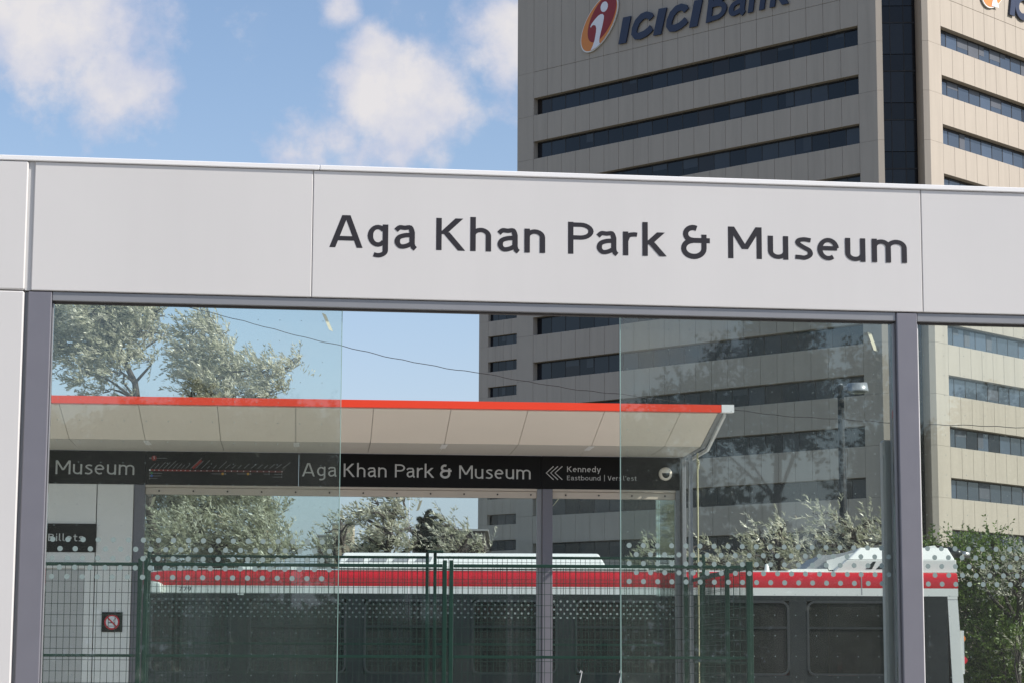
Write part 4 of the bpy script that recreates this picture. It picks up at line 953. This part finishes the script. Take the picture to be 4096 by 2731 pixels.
# ================================================================== overhead cable
cp = [(300,1160),(714,1219),(975,1285),(1219,1350),(1376,1385),(1567,1431),(1829,1480),(1916,1489),(2072,1519),(2316,1559),(2490,1576),(2908,1634),(3135,1663),(3361,1675),(3535,1688),(3692,1697),(3884,1700),(4096,1710),(4700,1722)]
pts = []
for (a, b), (c, d) in zip(cp[:-1], cp[1:]):
    for q in range(6):
        t = q/6; pts.append(at(a+(c-a)*t, b+(d-b)*t+1.6*math.sin((a+(c-a)*t)*.05), 40))
c0, c1 = pts[0], pts[-1]; pts = [c0+Vector((-30,2,5.0)), c0+Vector((-12,1,1.6))]+pts+[c1+Vector((14,0,.1)), c1+Vector((30,0,1.5))]
tag(MB().tube(pts, .0068, 6).build('overhead_cable', M['cable']), 'thin black cable sagging across the sky behind the far shelter', 'cable')

# ================================================================== trees and shrubs
def leaf_mesh(name, P, Dv, Ln, Wd, rnd, m):
    n = len(P); Rn = rng.normal(size=(n,3)); S = np.cross(Dv, Rn); S /= np.linalg.norm(S, axis=1)[:,None]+1e-9
    Nn = np.cross(Dv, S)
    v = np.empty((n,4,3)); mid = P+Dv*(Ln*.45)[:,None]+Nn*(Ln*.06)[:,None]
    v[:,0] = P; v[:,1] = mid+S*(Wd*.5)[:,None]; v[:,2] = P+Dv*Ln[:,None]; v[:,3] = mid-S*(Wd*.5)[:,None]
    me = bpy.data.meshes.new(name); me.vertices.add(4*n); me.vertices.foreach_set('co', v.reshape(-1).astype(np.float32))
    me.loops.add(4*n); me.loops.foreach_set('vertex_index', np.arange(4*n, dtype=np.int32))
    me.polygons.add(n); me.polygons.foreach_set('loop_start', np.arange(0,4*n,4,dtype=np.int32))
    try: me.polygons.foreach_set('loop_total', np.full(n,4,dtype=np.int32))
    except Exception: pass
    at_ = me.attributes.new('rnd', 'FLOAT', 'POINT'); at_.data.foreach_set('value', np.repeat(rnd,4).astype(np.float32))
    me.update(calc_edges=True); me.materials.append(m); return me
def unit(a): return a/(np.linalg.norm(a, axis=-1, keepdims=True)+1e-9)
def crown(clumps, dens, L, Wd, wind, up_, per=15, shoot=.45, spread=.8, tone=0.0, cover=1.0):
    """leafy shoots filling uneven clumps: returns leaf arrays and shoot stems"""
    Ps=[];Ds=[];Ls=[];Ws=[];Rs=[];stems=[]
    for c, r in clumps:
        c = np.array(c); r = np.array(r); area = math.pi*r[0]*r[2]; ns = max(6, int(area*dens/per))
        d = unit(rng.normal(size=(ns,3))); rad = rng.random(ns)**(1/2.4); rad *= 1+.28*np.sin(d[:,0]*5+d[:,2]*4+c[0]*3)  # lumpy outline
        base = c+d*rad[:,None]*r
        sd = unit(d*.55+np.array([0,0,up_])+np.array(wind)*.6+rng.normal(size=(ns,3))*.35)
        sl_n = shoot*(.55+.9*rng.random(ns)); sr = rng.random(ns)
        t = (np.arange(per)+.5)/per
        for k in range(per):
            tt = np.clip(t[k]+rng.normal(size=ns)*.03, 0, 1.05)
            p = base+sd*(sl_n*tt)[:,None]+np.array([0,0,-.12])*(sl_n*tt**2)[:,None]
            side = unit(np.cross(sd, rng.normal(size=(ns,3))))
            ld = unit(sd*.55+side*spread+np.array(wind)*.75+rng.normal(size=(ns,3))*.18)
            Ps.append(p); Ds.append(ld); Ls.append(L*(.6+.7*rng.random(ns))*(1-.25*t[k])); Ws.append(Wd*(.7+.6*rng.random(ns)))
            Rs.append(np.clip(.55*sr+.45*rng.random(ns)+tone, 0, 1))
        for k in range(0, ns, 3): stems.append((base[k], base[k]+sd[k]*sl_n[k]))
    return [np.concatenate(a) for a in (Ps,Ds,Ls,Ws,Rs)], stems
def make_tree(name, label, cat, base, trunk, clumps, dens, L, Wd, m, wind=(-.5,0,.15), up_=.35, bark='bark', tr=.12, group=None, shoot=.45, per=15, spread=.8, twigs=True, tone=0.0, limb_r=.045):
    """trunk: world points from the ground up; clumps: (world centre, radii)"""
    e = empty(name, base); tag(e, label, cat, group); B = Vector(base)
    tp = [Vector(p)-B for p in trunk]; n = len(tp)
    wood = MB(); wood.tube(tp, [tr*(1-.6*i/(n-1)) for i in range(n)], 9)
    for c, r in clumps:
        c_ = Vector(c)-B; s = min(tp, key=lambda q: (q-c_).length+ (3 if q.z > c_.z-.2 else 0)); mid = s.lerp(c_, .5)+Vector((random.uniform(-.2,.2),random.uniform(-.2,.2),random.uniform(-.05,.25)))
        wood.tube([tuple(s), tuple(s.lerp(mid,.55)), tuple(mid), tuple(mid.lerp(c_,.6)+Vector((random.uniform(-.1,.1),0,.06))), tuple(c_)], [limb_r, limb_r*.85, limb_r*.65, limb_r*.4, limb_r*.2], 6)
        for k in range(6):
            t_ = c_+Vector((random.uniform(-1,1)*r[0], random.uniform(-1,1)*r[1], random.uniform(-.4,1)*r[2]))
            q = c_.lerp(t_, .5)+Vector((random.uniform(-.08,.08),0,random.uniform(-.05,.1))); wood.tube([tuple(mid.lerp(c_,.7)), tuple(q), tuple(t_)], [limb_r*.3, limb_r*.2, .004], 4, cap=False)
    arr, stems = crown([(np.array(Vector(c)-B), r) for c, r in clumps], dens, L, Wd, wind, up_, per, shoot, spread, tone)
    if twigs:
        for a, b in stems: wood.tube([tuple(a), tuple(b)], [.006, .003], 3, cap=False)
    wood.build('trunk', M[bark], e); obj('crown', leaf_mesh('crown', *arr, M[m]), None, e); return e
def cl_px(lst, depth, jit=1.0, flat=1.0, shrink=.07):
    out = []
    for px, py, r in lst:
        q = at(px, py, depth+random.uniform(-jit, jit)); R = max(.10, r*depth/FPX-shrink); out.append(((q.x,q.y,q.z), (R, R*1.2, R*.9*flat)))
    return out
def tr_px(lst, depth): return [tuple(at(px, py, depth)) for px, py in lst]
def ground_of(px, depth): q = at(px, 2600, depth); return (q.x, depth, 0)
SIL = dict(dens=3100, L=.125, Wd=.028, m='leaf_silver', wind=(-.75,0,.2), spread=.6, shoot=.38)
D1_ = 44
b = ground_of(560, D1_)
make_tree('olive_tree', 'tall silver leaved tree at the left, seen above the red canopy edge', 'tree', b, [b]+tr_px([(640,2300),(600,2050),(560,1800),(548,1600),(540,1530),(500,1450),(470,1370)], D1_),
    cl_px([(150,1290,120),(250,1270,105),(350,1250,95),(190,1400,110),(300,1390,110),(420,1290,100),(540,1260,110),(630,1250,60),(420,1400,90),(520,1370,90),(610,1340,55),(340,1490,75),(470,1490,60),(590,1440,50),(420,1565,55),(330,1600,40),(520,1590,40),(400,1160,110),(220,1150,110),(560,1170,80),(640,1280,50),(660,1350,30),(200,1340,90),(380,1330,90),(500,1310,80),(570,1330,60),(440,1440,70),
           (250,1800,150),(450,1850,140),(620,1780,90),(640,2030,110),(700,2140,95),(620,2200,90)], D1_), tr=.11, limb_r=.032, **SIL)
b = ground_of(820, D1_+1)
make_tree('olive_tree', 'silver tree with a leaning dark trunk, right of the tallest silver tree', 'tree', b, [b]+tr_px([(900,2330),(860,2200),(760,2110),(690,2010),(740,1900),(780,1700),(800,1560),(820,1480)], D1_+1),
    cl_px([(770,1330,70),(740,1400,50),(840,1300,60),(860,1370,85),(760,1450,85),(900,1440,90),(800,1530,90),(930,1500,75),(1000,1480,65),(1080,1500,75),(1150,1480,50),(1185,1450,28),(1090,1570,75),(970,1570,75),(870,1580,85),(760,1580,45),
           (790,1720,130),(980,1720,120),(1100,1760,90),(830,1900,140),(1020,1920,120),(760,2020,90),(860,2030,100),(960,2010,95),(1050,2040,85),(1120,2060,60),(780,2130,90),(900,2130,95),(1010,2140,90),(1090,2130,70),(1150,2170,45),(730,2210,80),(850,2230,90),(980,2230,85),(1090,2220,75),(1180,2220,50)], D1_+1), tr=.14, limb_r=.032, **SIL)
b = ground_of(1560, 47)
make_tree('olive_tree', 'round silver tree between the two dark pines above the bus roof', 'tree', b, [b]+tr_px([(1545,2300),(1550,2200),(1560,2130),(1570,2060),(1590,2010)], 47),
    cl_px([(1500,2010,45),(1560,1990,55),(1615,1995,50),(1480,2045,35),(1440,2055,18),(1540,2060,65),(1610,2070,60),(1560,2125,70),(1640,2120,45),(1520,2160,55),(1600,2180,65),(1660,2180,40),(1480,2205,35),(1545,2220,55),(1640,2210,45),(1425,2090,16),(1470,2110,22)], 47, .7, shrink=.12), tr=.10, **SIL)
b = ground_of(1850, 46)
make_tree('olive_bush', 'pointed silver bush touching the tower edge above the bus fairing', 'bush', b, [b]+tr_px([(1850,2300),(1840,2220),(1830,2160)], 46),
    cl_px([(1785,2095,30),(1770,2140,45),(1825,2135,50),(1870,2150,45),(1760,2195,50),(1830,2195,60),(1895,2190,45),(1930,2180,30),(1945,2205,28)], 46, .6, shrink=.12), tr=.07, **SIL)
b = ground_of(1350, 50)
make_tree('olive_bush', 'thin straggly silver bush before the distant high-rise', 'bush', b, [b]+tr_px([(1380,2300),(1370,2180),(1390,2100)], 50),
    cl_px([(1375,2078,24),(1405,2090,16),(1310,2130,22),(1345,2160,38),(1395,2165,30),(1280,2200,50),(1340,2210,45),(1400,2215,40),(1440,2195,22)], 50, .6, shrink=.12), tr=.05, **SIL)
b = ground_of(2680, 42)
make_tree('olive_bush', 'low silver bush behind the far shelter end post', 'bush', b, [b]+tr_px([(2680,2330),(2690,2230)], 42),
    cl_px([(2600,2215,40),(2660,2190,45),(2710,2180,40),(2560,2250,35),(2640,2250,50),(2720,2240,45),(2780,2230,35),(2830,2190,22),(2840,2250,35),(2900,2255,35),(2600,2290,50),(2760,2290,50),(2880,2290,40)], 42, .6, shrink=.11), tr=.06, **SIL)
b = ground_of(3110, 42)
make_tree('olive_bush', 'silver bush with a tall spike behind the bus antenna', 'bush', b, [b]+tr_px([(3110,2330),(3110,2230),(3125,2150)], 42),
    cl_px([(3040,2140,28),(3060,2180,50),(3125,2110,20),(3135,2150,35),(3150,2190,55),(3000,2215,45),(3080,2235,60),(3170,2240,60),(3010,2270,50),(3230,2270,50),(3110,2285,60),(2960,2285,35),(3190,2180,22)], 42, .6, shrink=.11), tr=.06, **SIL)
b = ground_of(3400, 43)
make_tree('olive_bush', 'largest right hand silver bush at the foot of the street lamp', 'bush', b, [b]+tr_px([(3400,2330),(3400,2230),(3420,2150),(3380,2090)], 43),
    cl_px([(3270,2065,24),(3290,2105,32),(3345,2075,20),(3350,2130,45),(3420,2130,55),(3475,2095,28),(3490,2150,50),(3540,2105,26),(3535,2170,42),(3320,2180,50),(3400,2190,60),(3470,2210,60),(3300,2240,50),(3380,2260,60),(3540,2240,50),(3260,2200,30),(3600,2180,60),(3640,2250,60)], 43, .6, shrink=.11), tr=.07, **SIL)
# green hedge growth at the right edge
b = ground_of(3990, 41)
make_tree('leafy_shrub', 'dense dark green shrub beside the tail of the bus', 'shrub', b, [b]+tr_px([(3960,2500),(3980,2350),(3950,2250)], 41),
    cl_px([(3720,2190,50),(3850,2200,50),(3900,2190,45),(3970,2180,50),(3880,2260,70),(3960,2250,70),(4040,2260,60),(4000,2330,90),(3900,2350,80),(4090,2340,70),(3880,2450,90),(3980,2450,100),(4080,2450,100),(3900,2560,90),(4000,2560,100),(4090,2580,90),(3890,2680,90),(3990,2690,100),(4090,2700,100),(3900,2800,100),(4050,2820,120),(4180,2400,110),(4180,2600,120),(4190,2280,90),(3760,2260,60),(3780,2400,80),(3780,2560,90)], 41, 1.0),
    dens=6000, L=.08, Wd=.038, m='leaf_green', wind=(-.15,0,.1), up_=.3, tr=.09, spread=1.0)
b = ground_of(4070, 40)
make_tree('olive_bush', 'silver willow sprays in front of the green shrub at the right edge', 'bush', b, [b]+tr_px([(4075,2500),(4080,2350),(4070,2260)], 40),
    cl_px([(4070,2230,45),(4020,2300,35),(4080,2310,45),(3960,2290,28),(4060,2370,40),(4000,2370,25),(4070,2590,35),(4090,2640,40),(4110,2260,50),(3930,2320,22)], 39.5, .3), tr=.04, dens=3600, L=.088, Wd=.02, m='leaf_silver')
# pines
def pine(px, ptop, pbot, depth, wpx, label):
    t = at(px, ptop, depth); b_ = Vector((t.x, depth, 0)); e = empty('pine_tree', b_); tag(e, label, 'tree', 'dark pines behind the bus'); H = t.z
    MB().tube([(0,0,0),(.02,0,H*.6),(0,0,H)], [.14,.08,.015], 8).build('trunk', M['bark'], e)
    Ps=[];Ds=[];W = wpx*depth/FPX; z = H; k = 0
    br = MB()
    while z > max(.5, at(px, pbot, depth).z-1.5):
        f = min(1, (H-z)/(H-at(px,pbot,depth).z+.01)); L = .08+W*(.25+.75*f); nb = 5 if z < H-.05 else 1
        for q in range(nb):
            a = q*2*math.pi/5+k*1.1+random.uniform(-.3,.3); d = np.array([math.cos(a), math.sin(a), .55]); d /= np.linalg.norm(d); LL = L*random.uniform(.6,1.15)
            o = np.array([0,0,z]); br.tube([tuple(o), tuple(o+d*LL)], [.02,.006], 4, cap=False)
            m_ = int(160+420*LL); tt = rng.random(m_)**.6; p = o+d*(tt*LL)[:,None]; nd = unit(d*.7+rng.normal(size=(m_,3))*.55+np.array([0,0,.35])); Ps.append(p); Ds.append(nd)
        z -= .16+.05*random.random(); k += 1
    br.build('branches', M['bark'], e); P = np.concatenate(Ps); Dv = np.concatenate(Ds); n = len(P)
    obj('crown', leaf_mesh('crown', P, Dv, np.full(n,.11), np.full(n,.016), rng.random(n), M['needle']), None, e)
pine(1697, 2060, 2215, 52, 50, 'tallest dark pine top between two silver trees'); pine(1731, 2075, 2215, 53, 24, 'slender pine just right of the tallest pine'); pine(1757, 2090, 2215, 54, 30, 'shorter pine half hidden by the pointed silver bush')
pine(1497, 2135, 2215, 52, 42, 'dark pine at the foot of the round silver tree'); pine(1455, 2168, 2225, 53, 30, 'lowest small pine left of the round silver tree')
# trees across the street behind the viewpoint, seen only mirrored in the glass
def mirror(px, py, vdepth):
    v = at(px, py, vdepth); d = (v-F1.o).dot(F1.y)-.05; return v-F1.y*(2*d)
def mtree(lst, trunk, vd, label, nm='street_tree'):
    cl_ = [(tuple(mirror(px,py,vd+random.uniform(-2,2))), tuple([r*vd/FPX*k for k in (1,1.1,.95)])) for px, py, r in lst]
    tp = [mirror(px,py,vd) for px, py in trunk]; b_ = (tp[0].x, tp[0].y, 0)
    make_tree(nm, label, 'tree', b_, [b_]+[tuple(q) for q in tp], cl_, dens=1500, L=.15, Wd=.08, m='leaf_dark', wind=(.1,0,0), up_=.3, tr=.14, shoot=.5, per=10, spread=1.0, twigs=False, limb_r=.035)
mtree([(3100,1330,95),(3180,1300,80),(3060,1440,90),(3180,1430,90),(2880,1410,35),(2860,1480,35),(3110,1560,95),(3220,1540,80),(2960,1590,70),(3030,1680,110),(3190,1700,110),(3290,1640,60),(2780,1600,80),(2690,1640,80),(2860,1720,120),(3440,1470,60),(3500,1520,60),(3480,1620,80)], [(3120,2500),(3110,2000),(3120,1700),(3110,1450)], 50, 'tall tree behind the viewpoint mirrored in the right glass pane')
for i, (x, top) in enumerate([(-250,1690),(150,1680),(520,1640),(800,1600),(1150,1620),(1600,1660),(2050,1690),(2450,1660),(3600,1720),(4000,1600),(4500,1650)]):
    mtree([(x+random.uniform(-60,60), top+60, 90),(x-90, top+140, 110),(x+100, top+130, 110),(x, top+230, 150),(x-130, top+300, 140),(x+130, top+300, 140),(x, top+450, 190),(x-150,top+550,170),(x+150,top+550,170)], [(x,2500),(x,2200),(x+10,top+250)], 56+3*(i%3),
          'tree of the row behind the viewpoint, mirrored faintly in the glass')
nb = 110000; U = rng.random((nb,3)); PB = np.stack([-75+U[:,0]*150, -52-10*U[:,1], np.maximum(.1, (5.6+1.6*np.sin(U[:,0]*41)+1.1*np.sin(U[:,0]*97))*U[:,2]**.8)], 1)
DB = unit(rng.normal(size=(nb,3))+np.array([0,.3,.3])); tag(obj('wooded_belt', leaf_mesh('wooded_belt', PB, DB, .32+.25*rng.random(nb), .2+.15*rng.random(nb), rng.random(nb), M['leaf_dark']), None), 'dark belt of undergrowth across the street behind the viewpoint', 'undergrowth', kind='stuff')
for o in bpy.data.objects:
    if o.name.startswith('street_tree'): o['group'] = 'trees behind the viewpoint'
